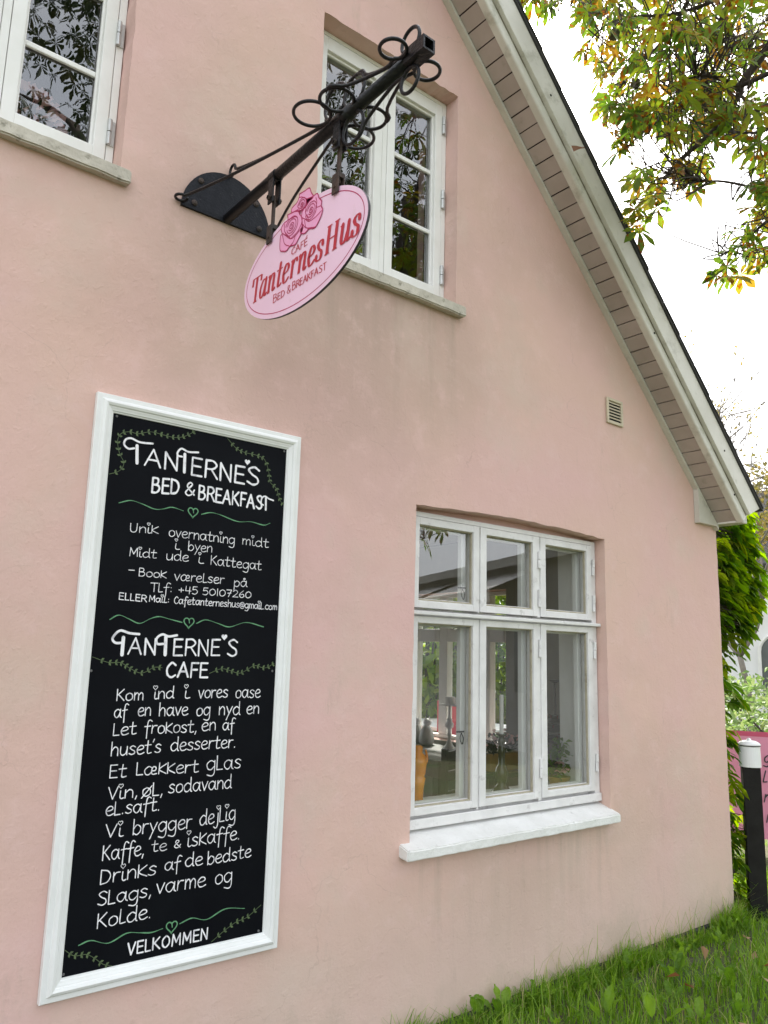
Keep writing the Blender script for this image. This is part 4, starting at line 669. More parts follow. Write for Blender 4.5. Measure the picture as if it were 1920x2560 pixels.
# oval sign
CY, CZ, EA, EB = -.5685, 2.768, .367, .182
OS = empty('oval_sign', (BX, CY, CZ-EB), 'pale pink oval sign with three roses and red serif lettering', 'sign')
el = [(CY + EA*math.cos(a), CZ + EB*math.sin(a)) for a in [2*math.pi*k/72 for k in range(72)]]
b = MB(); b.prism(el, 'x', BX-.0045, BX+.0045); sp = b.build('sign_panel', [M['signpink'], M['signedge']]); put(sp, OS)
me = sp.data; me.polygons.foreach_set('material_index', [0 if abs(p.normal.x) > .5 else 1 for p in me.polygons])
FX = BX - .0049
def sgn(): return Ink(lambda u, v, l: (FX - l, u, v))
line = sgn(); line.stroke([(CY + (EA-.018)*math.cos(a), CZ + (EB-.018)*math.sin(a)) for a in [2*math.pi*k/60 for k in range(61)]], .0032); put(line.b.build('border_line', M['signmag']), OS)
rose = sgn()
for k, P in enumerate(ROSES): rose.fill(P, smooth=True, lift=.0016)
ro = rose.b.build('rose_emblem', M['rosepink']); put(ro, OS)
ol = Ink(lambda u, v, l: (FX - .0018 - l, u, v))
for P in ROSES: ol.stroke(P + [P[0]], .0042)
for P in PETALS: ol.stroke(P, .0032)
for y0, z0, y1, z1 in ROSEC:
    wy = abs(y1-y0); wz = abs(z1-z0)
    for r in (1.0, .72): ol.stroke([(y0 + wy*r*math.cos(a), z0 + wz*r*math.sin(a)) for a in [R(20 + 330*k/20) for k in range(21)]], .0030)
    ol.stroke([(y0 + wy*(.08+.40*k/22)*math.cos(k*.55), z0 + wz*(.08+.40*k/22)*math.sin(k*.55)) for k in range(23)], .0030)
put(ol.b.build('rose_outline', M['signmag']), OS)
# serif lettering written with a broad nib: thick uprights, thin cross strokes
let = Ink(lambda u, v, l: (FX - .0004 - l, -u, v))
def nib(thick, thin):
    def f(i, P):
        n = len(P); t = P[min(i+1, n-1)] - P[max(i-1, 0)]; t = t.normalized() if t.length > 1e-9 else Vector((0, 1)); return thin + (thick-thin)*abs(t.y)**1.6
    return f
SG = {  # x-height 1
'T': (.86, [('.46 1.45 .42 0', 1), ('.02 1.0 .06 1.42', .6), ('.04 1.42 .92 1.42', .5), ('.92 1.42 .9 1.08', .6), ('.24 .02 .62 .02', .4)]),
'a': (.80, [('.55 .95 .32 1.0 .08 .6 .1 .15 .26 .02 .44 .25 .56 .7', .9), ('.60 1 .54 .2 .62 .03 .76 .12', 1)]),
'n': (.90, [('.2 .98 .16 0', 1), ('.04 .92 .22 1', .5), ('.18 .6 .38 .95 .54 .98 .62 .8 .58 .15 .66 .02 .8 .1', 1), ('.06 .02 .28 .02', .4)]),
't': (.60, [('.3 1.28 .2 .2 .3 .02 .52 .12', 1), ('-.02 .95 .56 .97', .8)]), 'e': (.72, [('.1 .5 .42 .58 .54 .78 .42 .98 .24 .95 .08 .5 .18 .06 .36 .02 .6 .18', 1)]),
'r': (.70, [('.2 .98 .16 0', 1), ('.04 .92 .22 1', .5), ('.18 .6 .36 .94 .52 .98 .60 .84', .9), ('.06 .02 .3 .02', .4)]), 's': (.66, [('.52 .76 .48 .94 .32 1 .14 .84 .24 .6 .46 .38 .42 .08 .22 0 .06 .1 .05 .28', 1)]),
'H': (1.12, [('.24 1.42 .2 0', 1), ('.84 1.42 .8 0', 1), ('.24 .72 .84 .72', .5), ('.06 1.42 .44 1.42', .4), ('.66 1.42 1.04 1.42', .4), ('.02 .02 .38 .02', .4), ('.62 .02 .98 .02', .4)]),
'u': (.92, [('.2 .98 .16 .25 .28 .02 .46 .12 .6 .5', 1), ('.66 .98 .62 .2 .68 .03 .84 .1', 1), ('.02 .95 .22 .98', .5)])}
def serif(s, x0, z0, x1, xh, slant, thick, thin):
    nat = sum(SG[c][0] for c in s); sx = (x1-x0)/nat; x = 0
    for c in s:
        for q, k in SG[c][1]:
            v = [float(j) for j in q.split()]; P = [(x0 + (x+v[i])*sx + slant*v[i+1]*xh, z0 + v[i+1]*xh) for i in range(0, len(v), 2)]
            let.stroke(P, nib(thick*max(k, .8), thin), smooth=len(P) > 2, caps=len(P) > 2)
        x += SG[c][0]
serif('Tanternes', .256, 2.706, .710, .0640, .10, .0150, .0040); serif('Hus', .716, 2.708, .902, .0640, .10, .0160, .0040)
def small(s, x0, z0, x1, h, wd):
    nat = sum(G[c][0]*(1 if big else .82) + .10 for c, big in s) - .1; sx = (x1-x0)/nat; x = 0
    for c, big in s:
        k = 1 if big else .82
        for q in G[c][1]:
            v = [float(j) for j in q.split()]; P = [(x0 + (x+v[i]*k)*sx, z0 + v[i+1]*k*h/1.5) for i in range(0, len(v), 2)]; let.stroke(P, nib(wd, wd*.6), smooth=len(P) > 2)
        x += G[c][0]*k + .10
def sm(w): return [(c, i == 0 or w[0] == '!') for i, c in enumerate(w.strip('!'))]
small(sm('!CAFE'), .520, 2.790, .616, .0235, .0042); let.stroke([(.604, 2.8165), (.611, 2.8235)], .003)
small(sm('BED'), .414, 2.658, .489, .0285, .0042); small(sm('&'), .502, 2.658, .526, .0285, .0034); small(sm('BREAKFAST'), .535, 2.660, .730, .0285, .0042)
put(let.b.build('lettering', M['signred']), OS)

# ---------------------------------------------------------------- foliage builder
def leaflet(b, o, d, up, L, W, tint, droop=0.25, fold=0.25):
    d = d.normalized(); s = d.cross(up).normalized(); n = s.cross(d)
    def P(t, w, sg): return o + d*(L*t) + s*(W*w*sg) + n*(W*abs(w)*fold) - Vector((0, 0, 1))*(L*droop*t*t)
    vs = [P(0, 0, 1), P(.4, 0, 1), P(.75, 0, 1), P(1, 0, 1)]
    vs += [P(.4, .33, 1), P(.72, .5, 1), P(.4, .33, -1), P(.72, .5, -1)]
    b.add(vs, [(0, 1, 4), (1, 2, 5, 4), (2, 3, 5), (0, 6, 1), (1, 6, 7, 2), (2, 7, 3)], tint)
def palmate(b, o, axis, nrm, L, n, tint, rng, spread=125, wd=.36):
    axis = axis.normalized(); nrm = (nrm - axis*nrm.dot(axis)).normalized(); side = axis.cross(nrm)
    for k in range(n):
        a = R((k/(n-1)-.5)*2*spread) if n > 1 else 0; d = axis*math.cos(a) + side*math.sin(a)
        l = L*(1-.45*abs(k/(n-1)-.5)*2) * rng.uniform(.85, 1.12)
        leaflet(b, o, d, nrm, l, l*wd, max(0, min(1, tint+rng.uniform(-.12, .12))), rng.uniform(.1, .5), rng.uniform(.1, .45))
def rdir(rng): 
    z = rng.uniform(-1, 1); a = rng.uniform(0, 2*math.pi); r = math.sqrt(1-z*z); return Vector((r*math.cos(a), r*math.sin(a), z))
def simple_leaf(b, o, d, n, L, W, tint): leaflet(b, o, d, n, L, W, tint, .2, .3)

# ---------------------------------------------------------------- horse chestnut over the roof edge
rng = random.Random(3)
CT = empty('chestnut_tree', (7.2, -6.5, 0), 'horse chestnut with browning autumn leaves hanging over the roof edge', 'tree')
b = MB(); tk = [(7.2, -6.5, -.1), (7.15, -6.4, 1.6), (7.0, -6.2, 3.4), (6.7, -5.6, 5.0), (6.4, -5.0, 6.2), (6.2, -4.6, 7.6)]
b.tube(crom(tk, 4), [.30 - .23*i/20 for i in range(21)], 12)
put(b.build('trunk', M['bark'], smooth=True), CT)
b = MB()
for r, P in BRANCHES:
    Q = crom(P, 5); n = len(Q); b.tube(Q, [r*(1-.72*i/n) for i in range(n)], 7)
    s = Vector(P[0]); e = Vector((6.55, -5.3, min(6.3, max(4.4, s.z+.9)))); m_ = (s+e)/2 + Vector((0, 0, .35))
    Q = crom([e, m_, s], 6); b.tube(Q, [.075 + (r-.075)*i/(len(Q)-1) for i in range(len(Q))], 7)
nodes = [Vector(p) for r, P in BRANCHES for p in crom(P, 5)]
fol = MB(); tw = MB()
for a in LEAFAT.split():
    o = Vector([float(k) for k in a.split(',')]); nd = rng.choice(sorted(nodes, key=lambda q: (q-o).length)[:9]); dv = (o-nd)
    ax = (Vector((dv.x, dv.y, 0)).normalized()*.7 + rdir(rng)*.8 + Vector((0, 0, -.35))); ax.normalize()
    st = o - ax*.12 + Vector((0, 0, .03))
    hub = nd + dv*.5 + rdir(rng)*.1
    if dv.length < 1.3: tw.tube(crom([nd, hub, st, o], 3), [.0045 - .003*i/9 for i in range(10)], 4, cap=False)
    else: tw.tube(crom([o + Vector((.25, -.2, .25)), st, o], 3), .002, 4, cap=False)
    t = rng.random()**.9; up = (Vector((0, 0, 1)) + rdir(rng)*.75)
    palmate(fol, o, ax, up, rng.uniform(.085, .145), rng.choice((5, 6, 7, 7)), t, rng)
sp = Vector((4.62, -2.42, 2.52))                                       # a low spray mirrored in the first upper pane
b.tube(crom([(6.7, -5.6, 5.0), (5.6, -3.7, 4.3), (5.0, -2.9, 3.3), tuple(sp)], 5), [.03-.0016*k for k in range(16)], 6)
for i in range(16):
    o = sp + Vector((rng.uniform(-.30, .22), rng.uniform(-.25, .25), rng.uniform(-.20, .42))); b.tube([tuple(sp), tuple(o)], .0025, 4, cap=False)
    palmate(fol, o, rdir(rng)-Vector((0, 0, .6)), Vector((0, 0, 1))+rdir(rng)*.6, .13, 6, rng.random()*.6, rng)
for i in range(120):                                                # the rest of the crown, over the path and outside the picture
    o = Vector((6.2, -4.9, 6.8)) + Vector((rdir(rng).x*2.6, rdir(rng).y*2.4, rdir(rng).z*1.8))
    if o.y > -2.4: continue
    palmate(fol, o, rdir(rng)-Vector((0, 0, .4)), Vector((0, 0, 1))+rdir(rng)*.6, .2, 6, rng.random()**1.3, rng)
put(b.build('branch', M['bark'], smooth=True), CT); put(tw.build('twig', M['bark']), CT); put(fol.build('foliage', M['chestnut'], tint=True), CT)
for p in ((3.15, -.50, 4.75), (3.38, -.47, 4.60), (3.56, -.55, 4.33)):
    b = MB(); b.blob(p, (.026, .026, .028), p[0]*9, .5, 3); b.tube([p, (p[0]+.02, p[1]-.01, p[2]+.12)], .0022, 5); put(b.build('chestnut_husk', M['husk'], smooth=False), CT)

# the tree across the lane, seen only in the window glass
CT2 = empty('broadleaf_tree', (3.6, -10.2, 0), 'large dark tree across the lane mirrored in the upper windows', 'tree')
b = MB(); tk = [(3.6, -10.2, -.1), (3.7, -10.0, 2.5), (3.9, -9.6, 5.0), (4.1, -9.2, 8.0), (4.2, -9.0, 11.5)]; b.tube(crom(tk, 4), [.42-.36*i/16 for i in range(17)], 12)
for i in range(16):
    a = i*2.4; z = 3.8 + i*.45; r = 3.4 - .09*i; c = Vector((3.9, -9.6, z)); e = c + Vector((r*math.cos(a), r*.8*math.sin(a), 1.5)); b.tube(crom([c, (c+e)/2 + Vector((0, 0, .5)), e], 4), [.10-.085*k/8 for k in range(9)], 6)
put(b.build('trunk', M['bark'], smooth=True), CT2)
f2 = MB()
for i in range(7500):
    d = rdir(rng); rr = rng.uniform(.45, 1.0)**.6; o = Vector((4.6 + d.x*5.8*rr, -8.8 + d.y*3.4*rr, 8.6 + d.z*4.6*rr))
    if noise.noise(o*.55) < -.32 or noise.noise(o*1.7) < -.30: continue
    palmate(f2, o, rdir(rng)-Vector((0, 0, .5)), Vector((0, 0, 1))+rdir(rng)*.7, rng.uniform(.11, .19), 6, rng.random(), rng)
put(f2.build('foliage', M['darkleaf'], tint=True), CT2)

# ---------------------------------------------------------------- creeper on the side wall
VN = empty('climbing_plant', (5.05, .3, -.05), 'green climbing creeper covering the house corner under the eave', 'creeper')
v = MB(); st = MB()
def vw(z):
    K = [(-.1, .22), (.25, .36), (.6, .42), (.9, .20), (1.25, .30), (1.5, .50), (1.66, .62), (1.78, .62), (1.85, .95), (2.1, 1.05), (2.6, .95)]
    for (a, p), (c, q) in zip(K, K[1:]):
        if a <= z <= c: return p + (q-p)*(z-a)/(c-a)
    return .2
for k in range(6):
    y = .35 + k*.2; P = [(4.905+.03*rng.random(), y+.1*rng.uniform(-1, 1), z) for z in (-.1, .5, 1.0, 1.5, 2.0, 2.35)]; st.tube(crom(P, 4), .011-.001*k, 6)
for i in range(2100):
    z = rng.uniform(.02, 2.62) if i < 760 else rng.uniform(1.72, 2.62); wv = vw(z)
    y = .04 + (1.25*rng.random()**1.4 if z < 1.95 else 2.6*rng.random()**1.6); x = 4.92 + wv*(.55 + .45*min(1, y*2))*rng.random()**.8
    if noise.noise(Vector((x*2.2, y*1.3, z*2.2))) < (-.25 if z < 1.75 else -.45): continue
    if z > 2.36 and x < 5.15: continue
    o = Vector((x, y, z)); ax = Vector((.9, -.55, -.75)) + rdir(rng)*.55
    st.tube([(4.91 + (x-4.91)*.3, y+.03, z+.03), tuple(o)], .0022, 4, cap=False)
    palmate(v, o, ax, Vector((.5, -.3, .9))+rdir(rng)*.5, rng.uniform(.085, .14), 5, max(0, min(1, .45+.5*rng.uniform(-1, 1))), rng, 80, .40)
put(st.build('stem', M['bark']), VN); put(v.build('foliage', M['vine'], tint=True), VN)

# ---------------------------------------------------------------- post, banner and what stands beyond the corner
PO = empty('garden_post', (5.115, -.03, -.06), 'square black wooden post with a white enamel cap beside the house corner', 'post')
b = MB(); b.box(-.052, .052, -.052, .052, 0, .905, .004); o = b.build('shaft', M['postblack'], PO); o.rotation_euler.z = R(36)
b = MB(); b.lathe([(.060, .9055), (.066, .907), (.064, 1.030), (.066, 1.034), (.066, 1.040)], (0, 0, 0), 28); b.build('cap', M['enamel'], PO, smooth=False)
b = MB(); b.lathe([(.068, 1.0405), (.069, 1.045), (.060, 1.056), (.040, 1.066), (.014, 1.070), (.012, 1.079), (.004, 1.083)], (0, 0, 0), 28); b.build('lid', M['enamel'], PO, smooth=True)
b = MB(); b.lathe([(.0668, 1.0345), (.0685, 1.037), (.0668, 1.0398)], (0, 0, 0), 28); b.build('rim_line', M['signedge'], PO)

BN = empty('banner', (6.6, .7, -.1), 'pink vinyl banner with black script standing behind the black post', 'banner')
a0 = Vector((6.35, 1.55, 0)); a1 = Vector((7.35, -.25, 0)); du = (a1-a0).normalized(); LB = (a1-a0).length
def bp_(u, v, l=0): q = a0 + du*u + Vector((-du.y, du.x, 0))*(.004*math.sin(u*9) - l*-1); return (q.x, q.y, v)
nb = Vector((du.y, -du.x, 0))
if nb.dot(Vector((0, -2.6, 0)) - a0) < 0: nb = -nb
def bq(u, v, l): q = a0 + du*u + nb*l; return (q.x, q.y, v)
b = MB(); vs = [bq(LB*i/24, z, .006*math.sin(i*.9)) for z in (.06, .92) for i in range(25)]; b.add(vs, [(i, i+1, i+26, i+25) for i in range(24)]); put(b.build('sheet', M['bannerpink']), BN)
b = MB(); vs = [bq(LB*i/24, z, .006*math.sin(i*.9)+.002) for z in (.885, .925) for i in range(25)]; b.add(vs, [(i, i+1, i+26, i+25) for i in range(24)]); put(b.build('hem', M['bannerred']), BN)
for u in (0.02, LB-.02):
    b = MB(); p = bq(u, 0, -.03); b.box(p[0]-.02, p[0]+.02, p[1]-.02, p[1]+.02, -.1, .96, .002); put(b.build('stake', M['wood']), BN)
def script(s, u0, z0, h):
    x = 0; scr = Ink(lambda u, v_, l: bq(u, v_, .010 + l))
    for c in s:
        for q in G[c][1]:
            k = [float(j) for j in q.split()]; scr.stroke([(u0 + (x+k[i]+.25*k[i+1])*h, z0 + k[i+1]*h) for i in range(0, len(k), 2)], .010)
        x += G[c][0]*1.05
    put(scr.b.build('script_lettering', M['signedge']), BN)
for a in BANNER: script(*a)

def bush(name, c, r, n, L, mat_, label, seed, cat='bush', group=None, stem=True):
    rg = random.Random(seed); o = empty(name, (c[0], c[1], -.06), label, cat, group); f = MB(); s_ = MB()
    for i in range(9):
        d = rdir(rg); s_.tube(crom([(c[0]+d.x*.1, c[1]+d.y*.1, -.1), (c[0]+d.x*r[0]*.4, c[1]+d.y*r[1]*.4, c[2]*.8), (c[0]+d.x*r[0]*.8, c[1]+d.y*r[1]*.8, c[2]+abs(d.z)*r[2]*.7)], 3), .014, 5)
    for i in range(n):
        d = rdir(rg); rr = rg.uniform(.35, 1)**.5; k = 1+.3*noise.noise(d*2.2+Vector((seed, 0, 0))); p = Vector((c[0]+d.x*r[0]*rr*k, c[1]+d.y*r[1]*rr*k, c[2]+d.z*r[2]*rr*k))
        if p.z < 0: continue
        simple_leaf(f, p, rdir(rg)+d*.6, Vector((0, 0, 1))+rdir(rg)*.8, L*rg.uniform(.7, 1.3), L*.55, rg.random())
    put(s_.build('stem', M['bark']), o); put(f.build('foliage', M[mat_], tint=True), o); return o
bush('hedge_bush', (10.6, 2.0, .55), (1.5, 1.3, .72), 2600, .10, 'hedge', 'pale green rounded bush behind the pink banner', 21, group='bushes behind the banner')
bush('hedge_bush', (13.0, 4.2, .6), (1.8, 1.6, .78), 2200, .13, 'hedge', 'broad light green bush in front of the white house', 22, group='bushes behind the banner')
bush('hedge_bush', (8.4, 5.3, 1.1), (1.3, 1.1, 1.25), 3600, .19, 'vine', 'leafy green bush outside the garden window', 23, group='bushes behind the banner')
bush('hedge_bush', (6.9, 5.1, 1.75), (.9, .75, 1.5), 3000, .17, 'vine', 'tall sunlit bush seen through the room', 24, group='bushes behind the banner')
bush('nettle_clump', (5.3, .32, .10), (.20, .22, .20), 260, .065, 'vine', 'low dark green weed clump between wall corner and black post', 25, cat='weed')

WH = empty('white_house', (21, 8, 0), 'far white house with an arched window behind the green bushes', 'house')
hx = Vector((20.2, 5.6, 0)); dr = Vector((-.43, .90, 0)); nrw = Vector((-.90, -.43, 0))
def wp(u, dep, z): q = hx + dr*u + nrw*-dep; return (q.x, q.y, z)
def wbox(b, u0, u1, d0, d1, z0, z1): b.add([wp(u, d, z) for z in (z0, z1) for u, d in ((u0, d0), (u1, d0), (u1, d1), (u0, d1))], [(3, 2, 1, 0), (4, 5, 6, 7), (0, 1, 5, 4), (1, 2, 6, 5), (2, 3, 7, 6), (3, 0, 4, 7)])
b = MB(); wbox(b, -5, 6, 0, 5, -.2, 3.9); put(b.build('wall', M['limewash']), WH)
b = MB(); P = [wp(-5.3, -.3, 3.8), wp(6.3, -.3, 3.8), wp(6.3, 2.5, 6.2), wp(-5.3, 2.5, 6.2), wp(6.3, 5.3, 3.8), wp(-5.3, 5.3, 3.8)]; P2 = [(x, y, z+.14) for x, y, z in P]
b.add(P+P2, [(0, 1, 2, 3), (3, 2, 4, 5), (6, 9, 8, 7), (9, 11, 10, 8), (0, 6, 7, 1), (5, 4, 10, 11), (1, 7, 8, 2), (2, 8, 10, 4), (3, 9, 6, 0), (5, 11, 9, 3)]); put(b.build('roof', M['tile']), WH)
b = MB(); A = [(-.42, .55), (.42, .55), (.42, 1.75)] + [(.42*math.cos(a), 1.75+.42*math.sin(a)) for a in [math.pi*k/10 for k in range(1, 10)]] + [(-.42, 1.75)]
b.add([wp(.95+u, -.02, z) for u, z in A], [tuple(range(len(A)))]); wn_ = put(b.build('window', M['greyglass']), WH)
b = MB(); b.tube([wp(.95+u*1.08, -.02, 1.15+(z-1.15)*1.05) for u, z in A+[A[0]]], .05, 6); fr_ = b.build('frame', M['white']); fr_.parent = wn_; fr_.matrix_parent_inverse = Matrix.Identity(4)

def bare_tree(x, y, h, seed, label, leaves, mat_, leafL):
    rg = random.Random(seed); o = empty('thin_tree', (x, y, 0), label, 'tree', 'sparse trees behind the roof'); t = MB(); f = MB()
    def grow(p, d, L, r, lv):
        q = p + d*L*.5 + rdir(rg)*L*.08; e = p + d*L + rdir(rg)*L*.12; t.tube(crom([p, q, e], 3), [r, r*.93, r*.88, r*.82, r*.76, r*.7, r*.66], 5)
        if lv == 0:
            for k in range(leaves):
                s_ = e + rdir(rg)*leafL*2.2; simple_leaf(f, s_, rdir(rg), rdir(rg), leafL*rg.uniform(.6, 1.2), leafL*.5, rg.random())
            return
        for k in range(3 if lv > 2 else 2 + (rg.random() < .6)): grow(e, (d*.85 + rdir(rg)*.72 + Vector((0, 0, .15))).normalized(), L*rg.uniform(.62, .82), r*.6, lv-1)
    grow(Vector((x, y, -.1)), Vector((.02, .02, 1)), h*.30, h*.014, 5)
    put(t.build('trunk', M['twig'], smooth=True), o); put(f.build('crown', M[mat_], tint=True), o)
bare_tree(17.5, 7.6, 8.4, 41, 'thin nearly bare tree just above the roof line', 2, 'faroak', .13)
bare_tree(21.0, 9.9, 11.5, 42, 'taller bare tree whose twigs show highest along the roof', 2, 'faroak', .13)
bare_tree(16.0, 5.4, 6.3, 43, 'olive leaved tree above the end of the eave', 14, 'faroak', .15)

# ---------------------------------------------------------------- across the lane: low building mirrored in the lower window
NB = empty('low_building', (11, -7, 0), 'low grey building with awnings across the lane mirrored in the kitchen window', 'building')
f0 = Vector((12.2, -11.5, 0)); f1 = Vector((9.6, -4.4, 0)); fd = (f1-f0).normalized(); fn = Vector((fd.y, -fd.x, 0)); FL = (f1-f0).length
if fn.x > 0: fn = -fn
def fp(u, d, z): q = f0 + fd*u + fn*d; return (q.x, q.y, z)
def fbox(b, u0, u1, d0, d1, z0, z1): b.add([fp(u, d, z) for z in (z0, z1) for u, d in ((u0, d0), (u1, d0), (u1, d1), (u0, d1))], [(3, 2, 1, 0), (4, 5, 6, 7), (0, 1, 5, 4), (1, 2, 6, 5), (2, 3, 7, 6), (3, 0, 4, 7)])
b = MB(); fbox(b, -3, FL, -4, 0, -.1, 3.1); put(b.build('wall', M['greywall']), NB)
b = MB(); b.add([fp(-3.3, .35, 3.0), fp(FL+.3, .35, 3.0), fp(FL+.3, -4.3, 4.1), fp(-3.3, -4.3, 4.1), fp(-3.3, .35, 3.16), fp(FL+.3, .35, 3.16), fp(FL+.3, -4.3, 4.26), fp(-3.3, -4.3, 4.26)], [(0, 1, 2, 3), (7, 6, 5, 4), (0, 4, 5, 1), (1, 5, 6, 2), (2, 6, 7, 3), (3, 7, 4, 0)]); put(b.build('roof', M['greywall']), NB)
for u0, u1 in ((.2, 2.9), (3.5, 6.4)):
    b = MB(); b.add([fp(u0, .02, 2.95), fp(u1, .02, 2.95), fp(u1, 1.0, 2.55), fp(u0, 1.0, 2.55)] + [fp(u0+(u1-u0)*k/12, 1.0, 2.38 if k % 2 else 2.33) for k in range(13)] + [fp(u0+(u1-u0)*k/12, 1.0, 2.55) for k in range(13)], [(0, 1, 2, 3)] + [(4+k, 5+k, 18+k, 17+k) for k in range(12)]); put(b.build('awning', M['canvas']), NB)
for u in (1.0, 4.2, 5.4):
    b = MB(); fbox(b, u, u+.8, 0, .03, .9, 2.1); put(b.build('window', M['greyglass']), NB)

# ---------------------------------------------------------------- inside the room
def thing_lathe(name, part, prof, loc, m, label, cat, n=22, smooth=True):
    o = empty(name, loc, label, cat); b = MB(); b.lathe(prof, (0, 0, 0), n); b.build(part, M[m], o, smooth=smooth); return o
ZB = .808
c = thing_lathe('candlestick', 'stem', [(.055, 0), (.056, .008), (.040, .03), (.022, .05), (.03, .07), (.036, .10), (.030, .125), (.016, .15), (.018, .20), (.022, .23), (.012, .245), (.026, .262), (.016, .272), (.014, .285), (.028, .292), (.030, .297)], (3.105, .262, ZB), 'olivglass', 'tall olive glass candlestick on the window board behind the middle pane', 'candlestick')
cdl = empty('candle', (3.105, .262, ZB+.297), 'tall white candle standing in the olive candlestick', 'candle'); b = MB(); b.lathe([(.0105, 0), (.0105, .19), (.008, .197)], (0, 0, 0), 14); b.build('wax', M['wax'], cdl); b = MB(); b.tube([(0, 0, .195), (.001, 0, .208)], .0012, 5); b.build('wick', M['black'], cdl)
vz = thing_lathe('amber_vase', 'body', [(.022, 0), (.030, .004), (.026, .03), (.030, .08), (.037, .12), (.030, .128), (.036, .14), (.042, .19), (.036, .22), (.020, .235), (.022, .262), (.012, .268)], (2.535, .265, ZB), 'amber', 'amber orange glass vase at the left edge of the lower left pane', 'vase')
b = MB(); b.tube(crom([(.030, 0, .17), (.055, 0, .20), (.048, 0, .245)], 4), [.012-.001*k for k in range(9)], 8); b.build('spout', M['amber'], vz, smooth=True)
fl = empty('flower_pot', (3.575, .27, ZB), 'ochre flower pot with pink roses in the right pane corner', 'flower pot')
b = MB(); b.lathe([(.042, 0), (.050, .005), (.060, .045), (.062, .05), (.054, .05), (.045, .03)], (0, 0, 0), 20); b.build('pot', M['ochre'], fl, smooth=True)
rg = random.Random(9); b = MB()
for x, y, z, r in ((-.022, -.03, .082, .030), (.018, -.025, .092, .027), (-.006, -.012, .122, .024)):
    for k in range(16):
        a = k*2.4; rr = r*math.sqrt(k/16); simple_leaf(b, Vector((x+rr*.5*math.cos(a), y+rr*.5*math.sin(a), z)), Vector((math.cos(a), math.sin(a), .9-rr/r)), Vector((0, 0, 1))+rdir(rg)*.3, r*.75, r*.85, rg.random()*.5)
b.build('rose_bloom', M['blush'], fl, tint=True)
b = MB()
for k in range(70): simple_leaf(b, Vector((rg.uniform(-.06, .05), rg.uniform(-.04, .05), rg.uniform(.05, .24))), rdir(rg), Vector((0, 0, 1))+rdir(rg)*.5, .05, .03, rg.random()*.5)
b.build('leaf', M['vine'], fl, tint=True)
ts = thing_lathe('tiered_stand', 'stand', [(.075, 0), (.080, .01), (.02, .02), (.014, .08), (.012, .14)], (3.98, .62, .84), 'wood', 'dark tiered stand with a slim candle holder behind the right pane', 'cake stand')
for z, r in ((.14, .085), (.205, .07), (.26, .05)):
    b = MB(); b.lathe([(r*.5, z), (r, z+.008), (r, z+.03), (r*.7, z+.045), (.012, z+.05)], (0, 0, 0), 20); b.build('tier', M['wood'], ts)
    for k in range(7): a = k*.9+z*9; b = MB(); b.tube([(r*.93*math.cos(a), r*.93*math.sin(a), z+.028), (r*.93*math.cos(a), r*.93*math.sin(a), z+.048)], .005, 6); b.build('bead', M['wineglass'], ts)
b = MB(); b.tube([(0, 0, .30), (0, 0, .52)], .007, 8); b.lathe([(.006, .50), (.034, .515), (.036, .52), (.010, .522)], (0, 0, 0), 16); b.build('candle_holder', M['wood'], ts)
ped = empty('side_table', (3.98, .62, .015), 'small dark table under the tiered stand', 'table'); b = MB(); b.lathe([(.19, .80), (.195, .805), (.195, .824), (.02, .824)], (0, 0, 0), 24); b.build('tabletop', M['wood'], ped); b = MB(); b.lathe([(.14, 0), (.14, .02), (.03, .05), (.025, .80)], (0, 0, 0), 16); b.build('pedestal', M['wood'], ped)
def table(x0, x1, y0, y1, h, label):
    o = empty('dining_table', ((x0+x1)/2, (y0+y1)/2, .015), label, 'table'); ax, ay = (x1-x0)/2, (y1-y0)/2
    b = MB(); b.box(-ax, ax, -ay, ay, h-.035, h, .004); b.build('tabletop', M['wood'], o); b = MB(); b.box(-ax+.03, ax-.03, -ay+.03, ay-.03, h-.12, h-.0355); b.build('apron', M['wood'], o)
    for sx in (-1, 1):
        for sy in (-1, 1): b = MB(); b.box(sx*(ax-.06)-.03, sx*(ax-.06)+.03, sy*(ay-.06)-.03, sy*(ay-.06)+.03, 0, h-.1205, .003); b.build('leg', M['wood'], o)
    return o
table(3.86, 4.56, 1.55, 2.75, .755, 'dark wooden table along the garden window')
def chair(x, y, rz, label):
    o = empty('chair', (x, y, .015), label, 'chair', 'dark wooden dining chairs'); o.rotation_euler.z = rz
    b = MB(); b.box(-.2, .2, -.2, .2, .43, .455, .004); b.build('seat', M['wood'], o)
    for sx in (-1, 1):
        b = MB(); b.box(sx*.18-.018, sx*.18+.018, -.2, -.164, 0, .43); b.build('leg', M['wood'], o); b = MB(); b.box(sx*.18-.018, sx*.18+.018, .164, .2, 0, .90, .003); b.build('leg', M['wood'], o)
    b = MB()
    for z in (.58, .70, .82): b.box(-.161, .161, .172, .19, z, z+.06, .003)
    b.build('backrest', M['wood'], o); b = MB(); b.box(-.161, .161, .172, .19, .2, .225); b.box(-.161, .161, -.19, -.172, .2, .225); b.build('stretcher', M['wood'], o)
chair(3.62, 1.35, R(200), 'dark wooden chair at the near end of the window table'); chair(3.48, 2.15, R(95), 'dark wooden chair on the room side of the window table')
